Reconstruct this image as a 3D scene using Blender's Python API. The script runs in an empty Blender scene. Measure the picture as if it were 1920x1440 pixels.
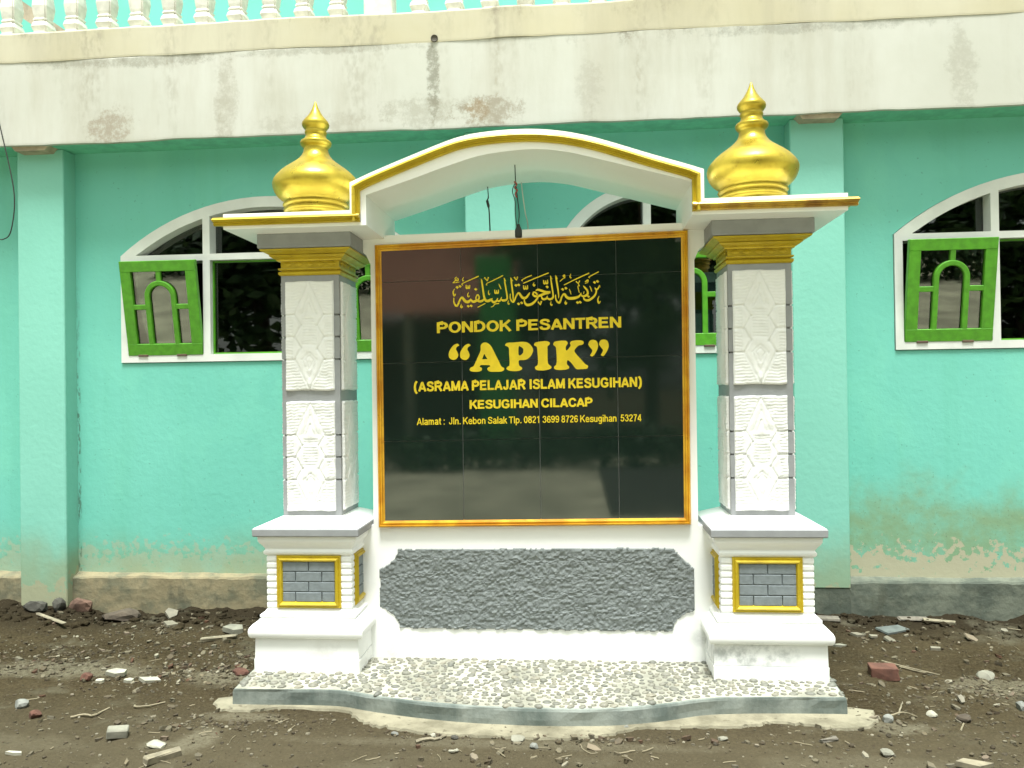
import bpy, bmesh, math, random
import numpy as np
from mathutils import Vector, Matrix
from mathutils.geometry import tessellate_polygon
random.seed(7)
SC = bpy.context.scene
COL = SC.collection
R = math.radians

# ------------------------------------------------------------------ camera
def make_camera():
    yaw, pitch, roll = R(4.775), R(0.427), R(-0.768)
    f = Vector((-math.sin(yaw)*math.cos(pitch), math.cos(yaw)*math.cos(pitch), math.sin(pitch)))
    r = Vector((math.cos(yaw), math.sin(yaw), 0)); u = r.cross(f)
    r2 = math.cos(roll)*r + math.sin(roll)*u; u2 = -math.sin(roll)*r + math.cos(roll)*u
    cd = bpy.data.cameras.new('camera'); cd.sensor_width = 36; cd.lens = 36*1480/1920
    cd.clip_start = 0.05; cd.clip_end = 2000
    co = bpy.data.objects.new('camera', cd); COL.objects.link(co)
    m = Matrix((r2, u2, -f)).transposed().to_4x4(); m.translation = (0, 0, 1.48)
    co.matrix_world = m; SC.camera = co
make_camera()

# ------------------------------------------------------------------ sky and sun (bright overcast, sun high behind the camera)
SUN_ELEV, SUN_AZ = 74.5, 4.0
w = bpy.data.worlds.new('World'); SC.world = w; w.use_nodes = True
nt = w.node_tree; nt.nodes.clear()
sky = nt.nodes.new('ShaderNodeTexSky'); sky.sky_type = 'NISHITA'; sky.sun_disc = False
sky.sun_elevation = R(SUN_ELEV); sky.sun_rotation = R(180-SUN_AZ); sky.dust_density = 4.0; sky.air_density = 1.2
hs = nt.nodes.new('ShaderNodeHueSaturation'); hs.inputs['Saturation'].default_value = 0.12
bg = nt.nodes.new('ShaderNodeBackground'); bg.inputs['Strength'].default_value = 0.055
wo = nt.nodes.new('ShaderNodeOutputWorld')
tint = nt.nodes.new('ShaderNodeMix'); tint.data_type = 'RGBA'; tint.blend_type = 'MULTIPLY'; tint.inputs[0].default_value = 1; tint.inputs[7].default_value = (.94, 1.0, .91, 1)   # hazy, slightly yellow overcast
nt.links.new(sky.outputs[0], hs.inputs['Color']); nt.links.new(hs.outputs[0], tint.inputs[6]); nt.links.new(tint.outputs[2], bg.inputs[0]); nt.links.new(bg.outputs[0], wo.inputs[0])
sl = bpy.data.lights.new('sun', 'SUN'); sl.energy = 1.5; sl.angle = R(17); sl.color = (1.0, 1.0, 0.99)
so = bpy.data.objects.new('sun', sl); COL.objects.link(so)
so.rotation_euler = (R(90-SUN_ELEV), 0, R(SUN_AZ)); so.location = (0, -5, 12)
vs = SC.view_settings; vs.view_transform = 'Standard'; vs.look = 'None'; vs.gamma = 1.0; vs.use_curve_mapping = False
vs.exposure = 2.24
SC.render.engine = 'CYCLES'
SC.cycles.max_bounces = 8; SC.cycles.transparent_max_bounces = 12

# ------------------------------------------------------------------ noise for meshes
def _h(ix, iy, iz, s):
    n = (ix*374761393 + iy*668265263 + iz*2147483647 + s*974634777) & 0xffffffff
    n = ((n ^ (n >> 13))*1274126177) & 0xffffffff
    return ((n ^ (n >> 16)) & 0xffff)/65535.0
def vnoise(x, y, z=0.0, s=0):
    x = np.asarray(x, float); y = np.asarray(y, float); z = np.zeros_like(x)+z
    xi, yi, zi = np.floor(x).astype(np.int64), np.floor(y).astype(np.int64), np.floor(z).astype(np.int64)
    fx, fy, fz = x-xi, y-yi, z-zi
    fx, fy, fz = [t*t*(3-2*t) for t in (fx, fy, fz)]
    r = 0
    for a in (0, 1):
        for b in (0, 1):
            for c in (0, 1):
                r = r + _h(xi+a, yi+b, zi+c, s)*(fx if a else 1-fx)*(fy if b else 1-fy)*(fz if c else 1-fz)
    return r*2-1
def fbm(x, y, z=0.0, o=4, s=0):
    r = 0; a = 1.0; k = 1.0
    for i in range(o):
        r = r + a*vnoise(np.asarray(x)*k, np.asarray(y)*k, np.asarray(z)*k, s+i*17); a *= 0.5; k *= 2.03
    return r

# ------------------------------------------------------------------ material helper
class NB:
    def __init__(s, name):
        s.m = bpy.data.materials.new(name); s.m.use_nodes = True; s.t = s.m.node_tree; s.t.nodes.clear()
        s.out = s.n('ShaderNodeOutputMaterial'); s.b = s.n('ShaderNodeBsdfPrincipled')
        s.l(s.b.outputs[0], s.out.inputs[0]); s.pos = s.n('ShaderNodeNewGeometry').outputs['Position']
    def n(s, t): return s.t.nodes.new(t)
    def l(s, a, b): s.t.links.new(a, b)
    def put(s, sock, v):
        if isinstance(v, bpy.types.NodeSocket): s.l(v, sock)
        elif isinstance(v, (tuple, list)) and len(v) == 3 and sock.type == 'RGBA': sock.default_value = (*v, 1)
        else: sock.default_value = v
    def noise(s, scale, detail=4, stretch=(1, 1, 1), rough=0.55, off=(0, 0, 0), dist=0.0):
        mp = s.n('ShaderNodeMapping'); s.l(s.pos, mp.inputs[0]); mp.inputs['Scale'].default_value = stretch; mp.inputs['Location'].default_value = off
        x = s.n('ShaderNodeTexNoise'); s.l(mp.outputs[0], x.inputs['Vector']); x.inputs['Scale'].default_value = scale
        x.inputs['Detail'].default_value = detail; x.inputs['Roughness'].default_value = rough; x.inputs['Distortion'].default_value = dist
        return x.outputs['Fac']
    def ramp(s, f, a, b, lo=0.0, hi=1.0):
        x = s.n('ShaderNodeMapRange'); s.put(x.inputs[0], f)
        for i, v in ((1, a), (2, b), (3, lo), (4, hi)): x.inputs[i].default_value = v
        x.interpolation_type = 'SMOOTHSTEP'; return x.outputs[0]
    def mth(s, op, a, b=0.0):
        x = s.n('ShaderNodeMath'); x.operation = op; s.put(x.inputs[0], a); s.put(x.inputs[1], b); return x.outputs[0]
    def mix(s, f, a, b):
        x = s.n('ShaderNodeMix'); x.data_type = 'RGBA'; s.put(x.inputs['Factor'], f); s.put(x.inputs[6], a); s.put(x.inputs[7], b); return x.outputs[2]
    def axis(s, i):
        x = s.n('ShaderNodeSeparateXYZ'); s.l(s.pos, x.inputs[0]); return x.outputs[i]
    def blob(s, cx, cz, rx, rz, soft=1.0):
        dx = s.mth('DIVIDE', s.mth('SUBTRACT', s.axis(0), cx), rx); dz = s.mth('DIVIDE', s.mth('SUBTRACT', s.axis(2), cz), rz)
        d = s.mth('ADD', s.mth('MULTIPLY', dx, dx), s.mth('MULTIPLY', dz, dz))
        return s.ramp(d, 1.0, max(0.0, 1-soft), 0.0, 1.0) if False else s.ramp(d, 0.0, 1.0, 1.0, 0.0)
    def bump(s, h, strength, dist=0.01):
        x = s.n('ShaderNodeBump'); x.inputs['Strength'].default_value = strength; x.inputs['Distance'].default_value = dist
        s.l(h, x.inputs['Height']); s.l(x.outputs[0], s.b.inputs['Normal'])
    def fin(s, col, rough=0.7, metal=0.0, spec=0.5):
        s.put(s.b.inputs['Base Color'], col); s.put(s.b.inputs['Roughness'], rough); s.put(s.b.inputs['Metallic'], metal)
        s.b.inputs['Specular IOR Level'].default_value = spec; return s.m
def c3(r, g, b): return (r, g, b, 1)
MT = {}
def simple(name, col, rough=0.7, metal=0.0, var=0.12, scale=14, bump=0.0, bscale=60, spec=0.5):
    q = NB(name); f = q.ramp(q.noise(scale, 5), 0.3, 0.7)
    d = tuple(c*(1-var) for c in col); u = tuple(min(1, c*(1+var)) for c in col)
    if bump: q.bump(q.noise(bscale, 4), bump, 0.004)
    MT[name] = q.fin(q.mix(f, (*d, 1), (*u, 1)), rough, metal, spec); return MT[name]

# white monument paint: thin grime low on the plinths
q = NB('white_paint'); g = q.ramp(q.noise(3.2, 6, rough=0.65), 0.60, 0.75)
low = q.ramp(q.axis(2), 0.06, 0.34, 1.0, 0.0); g1 = q.mth('MULTIPLY', g, q.mth('MULTIPLY', low, 0.55))
d1 = q.mth('MULTIPLY', q.blob(0.80, 0.20, 0.30, 0.085), q.ramp(q.noise(11, 6, rough=0.7), 0.36, 0.66)); d1 = q.mth('MULTIPLY', d1, 0.75)
c = q.mix(q.ramp(q.noise(1.6, 4), 0.3, 0.7), c3(.86, .87, .85), c3(.90, .905, .89))
c = q.mix(g1, c, c3(.42, .41, .36)); c = q.mix(d1, c, c3(.22, .24, .23))
q.bump(q.noise(38, 5), 0.10, 0.006); MT['white_paint'] = q.fin(c, 0.55)
simple('relief_white', (.82, .825, .815), 0.6, var=.02, scale=6)
simple('grey_paint', (.28, .29, .30), 0.55, var=.06, bump=.1)
simple('rough_grey', (.165, .185, .18), 0.72, var=.12, scale=40, bump=.25, bscale=160)
simple('brick_grey', (.19, .22, .23), 0.65, var=.1, scale=40, bump=.25, bscale=120)
def gold(name, ca, cb, metal=0.55, rough=0.36):
    q = NB(name); f = q.ramp(q.noise(7, 5), 0.35, 0.68)
    q.bump(q.mth('ADD', q.noise(90, 4), q.mth('MULTIPLY', q.noise(24, 5, stretch=(1, 1, 3)), .8)), 0.16, 0.004)
    cg = q.mix(f, c3(*ca), c3(*cb)); worn = q.ramp(q.noise(16, 6, rough=.7, off=(2, 3, 1)), .55, .74)
    cg = q.mix(q.mth('MULTIPLY', worn, .45), cg, (ca[0]*.48, ca[1]*.36, ca[2]*.5, 1))
    MT[name] = q.fin(cg, q.ramp(q.noise(12, 4, off=(5, 5, 5)), .3, .7, rough-.07, rough+.12), metal)
gold('gold_yellow', (.48, .345, .014), (.575, .425, .022), 0.28, .36)
gold('gold_dome', (.41, .305, .03), (.53, .415, .045), 0.72, 0.34)
gold('gold_orange', (.55, .235, .012), (.74, .42, .025), 0.25, 0.35)
gold('gold_worn', (.40, .22, .05), (.72, .50, .08), 0.5, 0.4)
simple('letter_yellow', (.72, .53, .012), 0.45, var=.08, scale=20)
q = NB('black_tile'); f = q.noise(120, 2)
MT['black_tile'] = q.fin(q.mix(f, c3(.006, .013, .010), c3(.010, .019, .014)), q.ramp(q.noise(3, 5), .35, .7, .045, .08), 0.0, .85)
simple('grout', (.28, .285, .265), 0.8)

# building paint
q = NB('mint_wall'); n1 = q.ramp(q.noise(0.9, 5), 0.3, 0.7); X = q.axis(0); Z = q.axis(2)
c = q.mix(n1, c3(.145, .495, .40), c3(.165, .53, .435))
fade = q.ramp(q.noise(2.3, 6, stretch=(1, 1, .5)), 0.52, 0.75); c = q.mix(q.mth('MULTIPLY', fade, .35), c, c3(.22, .63, .46))
rightbay = q.ramp(X, 1.3, 1.75)
c = q.mix(q.mth('MULTIPLY', q.ramp(q.noise(4.2, 6, stretch=(1, 1, .06), rough=.62), .48, .74), .34), c, c3(.12, .44, .31))
c = q.mix(q.mth('MULTIPLY', q.ramp(q.noise(1.7, 3, off=(4, 1, 9)), .57, .60), .10), c, c3(.22, .66, .50))
c = q.mix(q.mth('MULTIPLY', q.ramp(q.noise(46, 2), .715, .74), .5), c, c3(.08, .22, .15))
# damp green and flaking band above the plinth
hgt = q.mth('ADD', q.mth('MULTIPLY', q.noise(2.2, 5), 0.55), q.mth('MULTIPLY', q.noise(14, 4), 0.16))
damp = q.ramp(q.mth('SUBTRACT', Z, q.mth('MULTIPLY', hgt, q.mth('ADD', 0.55, q.mth('MULTIPLY', rightbay, 1.05)))), 0.0, 0.42, 1.0, 0.0)
c = q.mix(q.mth('MULTIPLY', damp, q.ramp(q.noise(3.7, 6, rough=.65, off=(1, 5, 2)), .30, .62, .35, .9)), c, c3(.20, .31, .165))
spk = q.ramp(q.noise(60, 3), 0.62, 0.70); c = q.mix(q.mth('MULTIPLY', spk, q.mth('MULTIPLY', damp, .6)), c, c3(.10, .13, .07))
flk = q.ramp(q.mth('ADD', q.noise(21, 6, rough=.62), q.ramp(Z, 0.25, 0.62, 0.20, -0.13)), 0.55, 0.585)
flk = q.mth('MULTIPLY', flk, q.ramp(Z, 0.42, 0.74, 1.0, 0.0)); flk = q.mth('MULTIPLY', flk, q.mth('ADD', .45, q.mth('MULTIPLY', rightbay, .55)))
c = q.mix(flk, c, c3(.40, .39, .27))
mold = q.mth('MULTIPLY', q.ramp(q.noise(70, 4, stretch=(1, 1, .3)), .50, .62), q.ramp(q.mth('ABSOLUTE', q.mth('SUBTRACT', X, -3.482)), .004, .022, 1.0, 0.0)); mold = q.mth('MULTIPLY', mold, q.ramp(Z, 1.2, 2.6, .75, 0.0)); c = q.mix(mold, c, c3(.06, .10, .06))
q.bump(q.noise(26, 6), 0.18, 0.01); MT['mint_wall'] = q.fin(c, 0.75)
simple('mint_upper', (.17, .60, .50), .75, var=.05, scale=2)
q = NB('mint_pilaster'); c = q.mix(q.ramp(q.noise(1.3, 5), .3, .7), c3(.20, .52, .42), c3(.22, .55, .45)); Z = q.axis(2)
damp = q.ramp(q.mth('SUBTRACT', Z, q.mth('MULTIPLY', q.noise(2.4, 5), 0.6)), -0.02, 0.32, 1.0, 0.0)
c = q.mix(q.mth('MULTIPLY', damp, .75), c, c3(.25, .30, .17))
bare = q.ramp(q.mth('ADD', q.noise(9, 5), q.ramp(Z, 0.05, 0.45, .22, -.25)), 0.55, 0.6); c = q.mix(q.mth('MULTIPLY', bare, .7), c, c3(.36, .33, .21))
q.bump(q.noise(26, 6), 0.18, 0.01); MT['mint_pilaster'] = q.fin(c, 0.75)
q = NB('plinth_plaster'); X = q.axis(0); left = q.ramp(X, -2.2, -.9, 1.0, 0.0)
ca = q.mix(q.ramp(q.noise(5, 6, rough=.65), .38, .62), c3(.070, .085, .065), c3(.13, .145, .108))
cb = q.mix(q.ramp(q.noise(4, 6, rough=.65, off=(3, 0, 0)), .38, .6), c3(.125, .125, .078), c3(.235, .20, .115))
c = q.mix(left, ca, cb); c = q.mix(q.mth('MULTIPLY', q.ramp(q.noise(9, 6, stretch=(1, 1, .35)), .58, .7), .6), c, c3(.07, .075, .05))
q.bump(q.noise(22, 7), .5, .012); MT['plinth_plaster'] = q.fin(c, .85)
def fascia(name, base, base2, brown):
    q = NB(name); c = q.mix(q.ramp(q.noise(1.1, 5), .3, .7), c3(*base), c3(*base2))
    st = q.ramp(q.noise(3.2, 6, stretch=(1, 1, .10), rough=.6), .50, .76); sp = q.ramp(q.noise(26, 5, stretch=(1, 1, .55)), .38, .66)
    c = q.mix(q.mth('MULTIPLY', q.mth('MULTIPLY', st, sp), .8), c, c3(.27, .245, .185)); c = q.mix(q.mth('MULTIPLY', q.ramp(q.noise(2.1, 6, stretch=(1, 1, .16), rough=.66, off=(9, 0, 3)), .44, .70), .42), c, c3(.33, .30, .22))
    fine = q.ramp(q.noise(34, 6, rough=.78), .36, .60)
    Zx = q.axis(2)
    edge = q.mth('MULTIPLY', q.ramp(q.noise(5.5, 6, stretch=(1, 1, .35), rough=.7), .53, .72), q.ramp(Zx, brown, brown+.16, 0.0, 1.0))
    c = q.mix(q.mth('MULTIPLY', q.mth('MULTIPLY', edge, fine), .9), c, c3(.15, .13, .085))
    if name == 'fascia_white':
        fn = q.noise(19, 9, rough=.82); wob = q.mth('MULTIPLY', q.mth('SUBTRACT', q.noise(6.5, 5, rough=.7), .5), 3.2)
        for bx, bz, rx, rz, k, sc in ((-3.07, 3.25, .19, .17, .6, (.22, .165, .105)), (-.55, 3.25, .28, .13, .6, (.20, .16, .10)), (-.62, 3.27, .09, .08, .6, (.24, .16, .07)), (-.90, 3.50, .045, .28, .75, (.17, .165, .12)), (-.97, 3.28, .3, .12, .4, (.22, .20, .14)), (2.35, 3.36, .10, .34, .35, (.24, .22, .17)), (-2.28, 3.40, .09, .36, .4, (.25, .225, .165)), (-2.9, 3.70, .8, .05, .5, (.19, .18, .13)), (-1.6, 3.71, .8, .04, .45, (.2, .19, .14)), (1.4, 3.70, .8, .05, .45, (.19, .19, .15)), (.1, 3.36, .10, .3, .3, (.25, .23, .18)), (-1.75, 3.24, .5, .07, .3, (.25, .22, .16))):
            dx = q.mth('DIVIDE', q.mth('SUBTRACT', q.axis(0), bx), rx); dz = q.mth('DIVIDE', q.mth('SUBTRACT', q.axis(2), bz), rz)
            d = q.mth('ADD', q.mth('ADD', q.mth('MULTIPLY', dx, dx), q.mth('MULTIPLY', dz, dz)), wob); bl = q.ramp(d, -.2, 1.7, 1.0, 0.0)
            c = q.mix(q.mth('MULTIPLY', q.mth('MULTIPLY', q.ramp(q.mth('ADD', fn, q.mth('MULTIPLY', bl, .30)), .60, .84), q.ramp(bl, .05, .5)), k), c, c3(*sc))
    q.bump(q.noise(9, 7), .12, .012); MT[name] = q.fin(c, .8)
fascia('fascia_white', (.465, .47, .41), (.535, .54, .49), 3.60)
fascia('fascia_cream', (.455, .42, .285), (.51, .485, .37), 3.80)
simple('soffit_green', (.16, .54, .38), .8)
simple('concrete_brown', (.40, .34, .25), .85, var=.2, bump=.3)
simple('baluster_white', (.70, .69, .63), .75, var=.12, scale=18, bump=.2)
simple('window_white', (.66, .68, .64), .5, var=.07, scale=5, bump=.06)
simple('sash_green', (.078, .305, .011), .45, var=.14, scale=22, bump=.12)
simple('rust', (.10, .06, .04), .7); simple('dark_interior', (.10, .10, .09), .9); simple('black_rubber', (.02, .022, .02), .5)
simple('wire_red', (.32, .05, .035), .5); simple('wire_white', (.55, .56, .5), .5); simple('hole_dark', (.07, .062, .045), .9)
q = NB('glass'); fr = q.n('ShaderNodeFresnel'); fr.inputs[0].default_value = 2.0
tr = q.n('ShaderNodeBsdfTransparent'); tr.inputs[0].default_value = c3(.38, .44, .40); gl = q.n('ShaderNodeBsdfGlossy'); gl.inputs['Roughness'].default_value = .015
mx = q.n('ShaderNodeMixShader'); q.l(fr.outputs[0], mx.inputs[0]); q.l(tr.outputs[0], mx.inputs[1]); q.l(gl.outputs[0], mx.inputs[2]); q.l(mx.outputs[0], q.out.inputs[0]); MT['glass'] = q.m

# ground
q = NB('dirt'); a = q.ramp(q.noise(1.3, 6, rough=.6), .34, .66); b = q.ramp(q.noise(9, 6, rough=.7), .35, .7); e = q.ramp(q.noise(75, 4, rough=.7), .3, .75)
c = q.mix(a, c3(.025, .0185, .0095), c3(.054, .042, .023)); c = q.mix(q.mth('MULTIPLY', b, .55), c, c3(.030, .024, .015)); c = q.mix(q.mth('MULTIPLY', e, .42), c, c3(.125, .104, .062))
Y_ = q.axis(1); soil = q.mth('MULTIPLY', q.ramp(q.mth('ADD', Y_, q.mth('MULTIPLY', q.noise(4, 4), .5)), 4.85, 5.3), .8); c = q.mix(soil, c, c3(.022, .018, .012))
pale = q.mth('MULTIPLY', q.ramp(q.noise(2.1, 6, rough=.7, off=(7.3, 2, 0)), .54, .72), .6); c = q.mix(pale, c, c3(.13, .122, .085))
X_ = q.axis(0); wob = q.mth('MULTIPLY', q.mth('SUBTRACT', q.noise(7, 7, rough=.7), .5), 4.0); fg = q.noise(60, 5, rough=.75)
for bx, by, rx, ry, k in ((-1.65, 3.27, .09, .13, .85), (-1.80, 3.20, .10, .05, .6), (-2.85, 4.08, .55, .14, .55), (-1.86, 4.0, .22, .14, .65), (2.05, 4.08, .3, .12, .5), (-1.55, 3.52, .18, .05, .6), (-.3, 3.30, .9, .05, .5), (1.35, 3.56, .16, .07, .6), (1.1, 3.2, .4, .08, .35), (-2.4, 3.2, .3, .08, .3), (2.2, 3.9, .3, .2, .3)):
    dx = q.mth('DIVIDE', q.mth('SUBTRACT', X_, bx), rx); dy = q.mth('DIVIDE', q.mth('SUBTRACT', Y_, by), ry)
    bl = q.ramp(q.mth('ADD', q.mth('ADD', q.mth('MULTIPLY', dx, dx), q.mth('MULTIPLY', dy, dy)), wob), 0.0, 1.6, 1.0, 0.0)
    c = q.mix(q.mth('MULTIPLY', q.mth('MULTIPLY', bl, q.ramp(fg, .25, .6)), k), c, c3(.20, .185, .13))
front = q.ramp(Y_, 3.9, 3.1, 0.0, .55); c = q.mix(front, c, c3(.100, .087, .056))
h = q.mth('ADD', q.noise(45, 6, rough=.7), q.mth('MULTIPLY', q.noise(210, 3), .5)); q.bump(h, .8, .014); MT['dirt'] = q.fin(c, 1.0, 0, .0)
q = NB('cement'); c = q.mix(q.ramp(q.noise(5, 6, rough=.65), .35, .65), c3(.15, .138, .093), c3(.27, .25, .175)); c = q.mix(q.ramp(q.noise(24, 5), .6, .72), c, c3(.10, .09, .06))
q.bump(q.noise(60, 6), .5, .008); MT['cement'] = q.fin(c, .9, 0, .3)
q = NB('kerb_cement'); c = q.mix(q.ramp(q.noise(4.5, 6, stretch=(1, 1, .4), rough=.65), .35, .66), c3(.10, .125, .11), c3(.235, .26, .23)); q.bump(q.noise(48, 6), .35, .006); MT['kerb_cement'] = q.fin(c, .8)
q = NB('pebble_bed'); c = q.mix(q.ramp(q.noise(3.3, 6, rough=.6), .38, .62), c3(.24, .24, .19), c3(.40, .40, .33)); c = q.mix(q.ramp(q.noise(30, 4), .58, .7), c, c3(.24, .24, .19)); q.bump(q.noise(90, 5), .5, .006); MT['pebble_bed'] = q.fin(c, .85)
def stones(name, island, cols, rough=.75):
    q = NB(name)
    if island: rnd = q.n('ShaderNodeNewGeometry').outputs['Random Per Island']
    else: rnd = q.n('ShaderNodeObjectInfo').outputs['Random']
    r = q.n('ShaderNodeValToRGB'); r.color_ramp.interpolation = 'LINEAR'; q.l(rnd, r.inputs[0])
    el = r.color_ramp.elements
    while len(el) < len(cols): el.new(.5)
    for i, cc in enumerate(cols): el[i].position = i/(len(cols)-1); el[i].color = c3(*cc)
    c = q.mix(q.mth('MULTIPLY', q.ramp(q.noise(70, 4), .4, .7), .35), r.outputs[0], c3(.08, .08, .07))
    q.bump(q.noise(160, 4), .25, .003); MT[name] = q.fin(c, rough, 0, .5 if 'pebble' in name else .08)
PC = [(.15, .152, .122), (.205, .20, .155), (.125, .13, .108), (.25, .235, .175), (.17, .172, .142)]
stones('pebble', False, PC, .6); stones('pebble_joined', True, PC, .6)
stones('gravel', True, [(.048, .037, .022), (.11, .092, .058), (.052, .041, .026), (.155, .138, .092), (.034, .027, .017), (.078, .062, .038), (.24, .22, .16)], .9)
stones('chips', True, [(.060, .047, .028), (.15, .132, .088), (.085, .069, .044), (.27, .25, .185), (.08, .040, .024), (.11, .098, .066), (.18, .155, .10), (.065, .05, .03)], .9)
simple('rock_brown', (.105, .06, .04), .9, var=.35, bump=.6); simple('rock_dark', (.05, .048, .038), .9, var=.3, bump=.6); simple('rock_grey', (.17, .175, .155), .85, var=.25, bump=.4)
simple('plaster_white', (.33, .32, .25), .85, var=.2, bump=.4); simple('plaster_grey', (.20, .195, .15), .85, var=.25, bump=.4)
simple('brick_red', (.105, .046, .030), .9, var=.3, bump=.5); simple('wood_pale', (.21, .185, .125), .8, var=.25, scale=25); simple('wood_grey', (.15, .135, .105), .85, var=.25, scale=25)
simple('tile_shard', (.18, .165, .12), .7, var=.2); simple('slate', (.10, .115, .105), .6, var=.3); simple('straw', (.22, .19, .12), .8); simple('clod', (.075, .06, .042), .95, var=.3, bump=.6); simple('leaf_dry', (.16, .13, .085), .8)
simple('bounce_concrete', (.52, .50, .34), .9, var=.3, scale=1.1); simple('roof_tile', (.46, .17, .09), .75, var=.25); simple('house_cream', (.50, .46, .36), .8); simple('house_green', (.12, .62, .17), .6); simple('house_dark', (.10, .085, .065), .8); simple('door_brown', (.10, .055, .03), .6); simple('bark', (.09, .07, .05), .9); simple('leaf', (.040, .085, .022), .6, var=.4, scale=5); simple('leaf_fresh', (.06, .12, .03), .6, var=.4, scale=5)

# ------------------------------------------------------------------ object helpers
def link(name, me, mat=None, parent=None):
    o = bpy.data.objects.new(name, me); COL.objects.link(o)
    if mat and not me.materials:
        for m in (mat if isinstance(mat, (list, tuple)) else [mat]): me.materials.append(MT[m])
    if parent: par(o, parent)
    return o
def par(o, p):
    o.parent = p
    o.matrix_parent_inverse = Matrix.Translation(-base_of(p))
def base_of(p):
    v = Vector(p.location)
    while p.parent: p = p.parent; v = Vector((0, 0, 0)) + v   # parts already live in world coordinates
    return v
def tag(o, label, cat, group=None):
    o['label'] = label; o['category'] = cat
    if group: o['group'] = group
    return o
def thing(name, loc, label, cat, group=None):
    o = bpy.data.objects.new(name, None); COL.objects.link(o); o.location = loc; o.empty_display_size = .1
    return tag(o, label, cat, group)
def mesh(name, v, f, smooth=False):
    me = bpy.data.meshes.new(name); me.from_pydata([tuple(map(float, p)) for p in v], [], [tuple(map(int, t)) for t in f]); me.update()
    if smooth: me.polygons.foreach_set('use_smooth', [True]*len(me.polygons))
    return me
def frombm(name, bm, smooth=False):
    bmesh.ops.recalc_face_normals(bm, faces=bm.faces)
    me = bpy.data.meshes.new(name); bm.to_mesh(me); bm.free()
    if smooth: me.polygons.foreach_set('use_smooth', [True]*len(me.polygons))
    return me
def bbox(bm, x0, x1, y0, y1, z0, z1, bev=0.0, seg=1):
    r = bmesh.ops.create_cube(bm, size=1.0); vs_ = r['verts']
    for v in vs_: v.co = ((x0+x1)/2+v.co.x*(x1-x0), (y0+y1)/2+v.co.y*(y1-y0), (z0+z1)/2+v.co.z*(z1-z0))
    if bev:
        es = {e for v in vs_ for e in v.link_edges}; bmesh.ops.bevel(bm, geom=list(es), offset=bev, segments=seg, affect='EDGES', profile=.5)
def boxme(name, x0, x1, y0, y1, z0, z1, bev=0.0, seg=1):
    bm = bmesh.new(); bbox(bm, x0, x1, y0, y1, z0, z1, bev, seg); return frombm(name, bm)
def loft_sq(name, cx, cy, prof, round_=0.0):
    """square-section loft, prof = [(z, half width)]"""
    k = [(-1, -1), (1, -1), (1, 1), (-1, 1)]; v = []; f = []
    for z, h in prof:
        for a, b in k: v.append((cx+a*h, cy+b*h, z))
    n = len(prof)
    for i in range(n-1):
        for j in range(4): f.append((i*4+j, i*4+(j+1) % 4, i*4+4+(j+1) % 4, i*4+4+j))
    f.append((3, 2, 1, 0)); f.append(tuple((n-1)*4+j for j in range(4)))
    return mesh(name, v, f)
def lathe(name, cx, cy, prof, seg=48, smooth=True):
    v = []; f = []
    for z, r in prof:
        for j in range(seg):
            a = 2*math.pi*j/seg; v.append((cx+r*math.cos(a), cy+r*math.sin(a), z))
    n = len(prof)
    for i in range(n-1):
        for j in range(seg): f.append((i*seg+j, i*seg+(j+1) % seg, (i+1)*seg+(j+1) % seg, (i+1)*seg+j))
    f.append(tuple(range(seg))[::-1]); f.append(tuple((n-1)*seg+j for j in range(seg)))
    return mesh(name, v, f, smooth)
def catmull(P, n=8, closed=False):
    P = [np.array(p, float) for p in P]; out = []
    m = len(P); rng = range(m if closed else m-1)
    for i in rng:
        p1, p2 = P[i], P[(i+1) % m]
        p0 = P[(i-1) % m] if (closed or i > 0) else 2*p1-p2
        p3 = P[(i+2) % m] if (closed or i+2 < m) else 2*p2-p1
        for k in range(n):
            t = k/n; out.append(.5*((2*p1)+(-p0+p2)*t+(2*p0-5*p1+4*p2-p3)*t*t+(-p0+3*p1-3*p2+p3)*t**3))
    if not closed: out.append(P[-1])
    return out
def prism_xz(name, outer, y0, y1, holes=(), smooth=False):
    """polygon in XZ (with holes) extruded from y0 (front) to y1"""
    loops = [[Vector((p[0], p[1], 0)) for p in outer]] + [[Vector((p[0], p[1], 0)) for p in h] for h in holes]
    tris = tessellate_polygon(loops); flat = [p for l in loops for p in l]; n = len(flat)
    v = [(p.x, y0, p.y) for p in flat] + [(p.x, y1, p.y) for p in flat]
    f = [tuple(t) for t in tris] + [tuple(i+n for i in t[::-1]) for t in tris]; s = 0
    for l in loops:
        m = len(l)
        for i in range(m): f.append((s+i, s+(i+1) % m, s+n+(i+1) % m, s+n+i))
        s += m
    bm = bmesh.new(); me = mesh(name, v, f); bm.from_mesh(me); bpy.data.meshes.remove(me)
    return frombm(name, bm)
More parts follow.
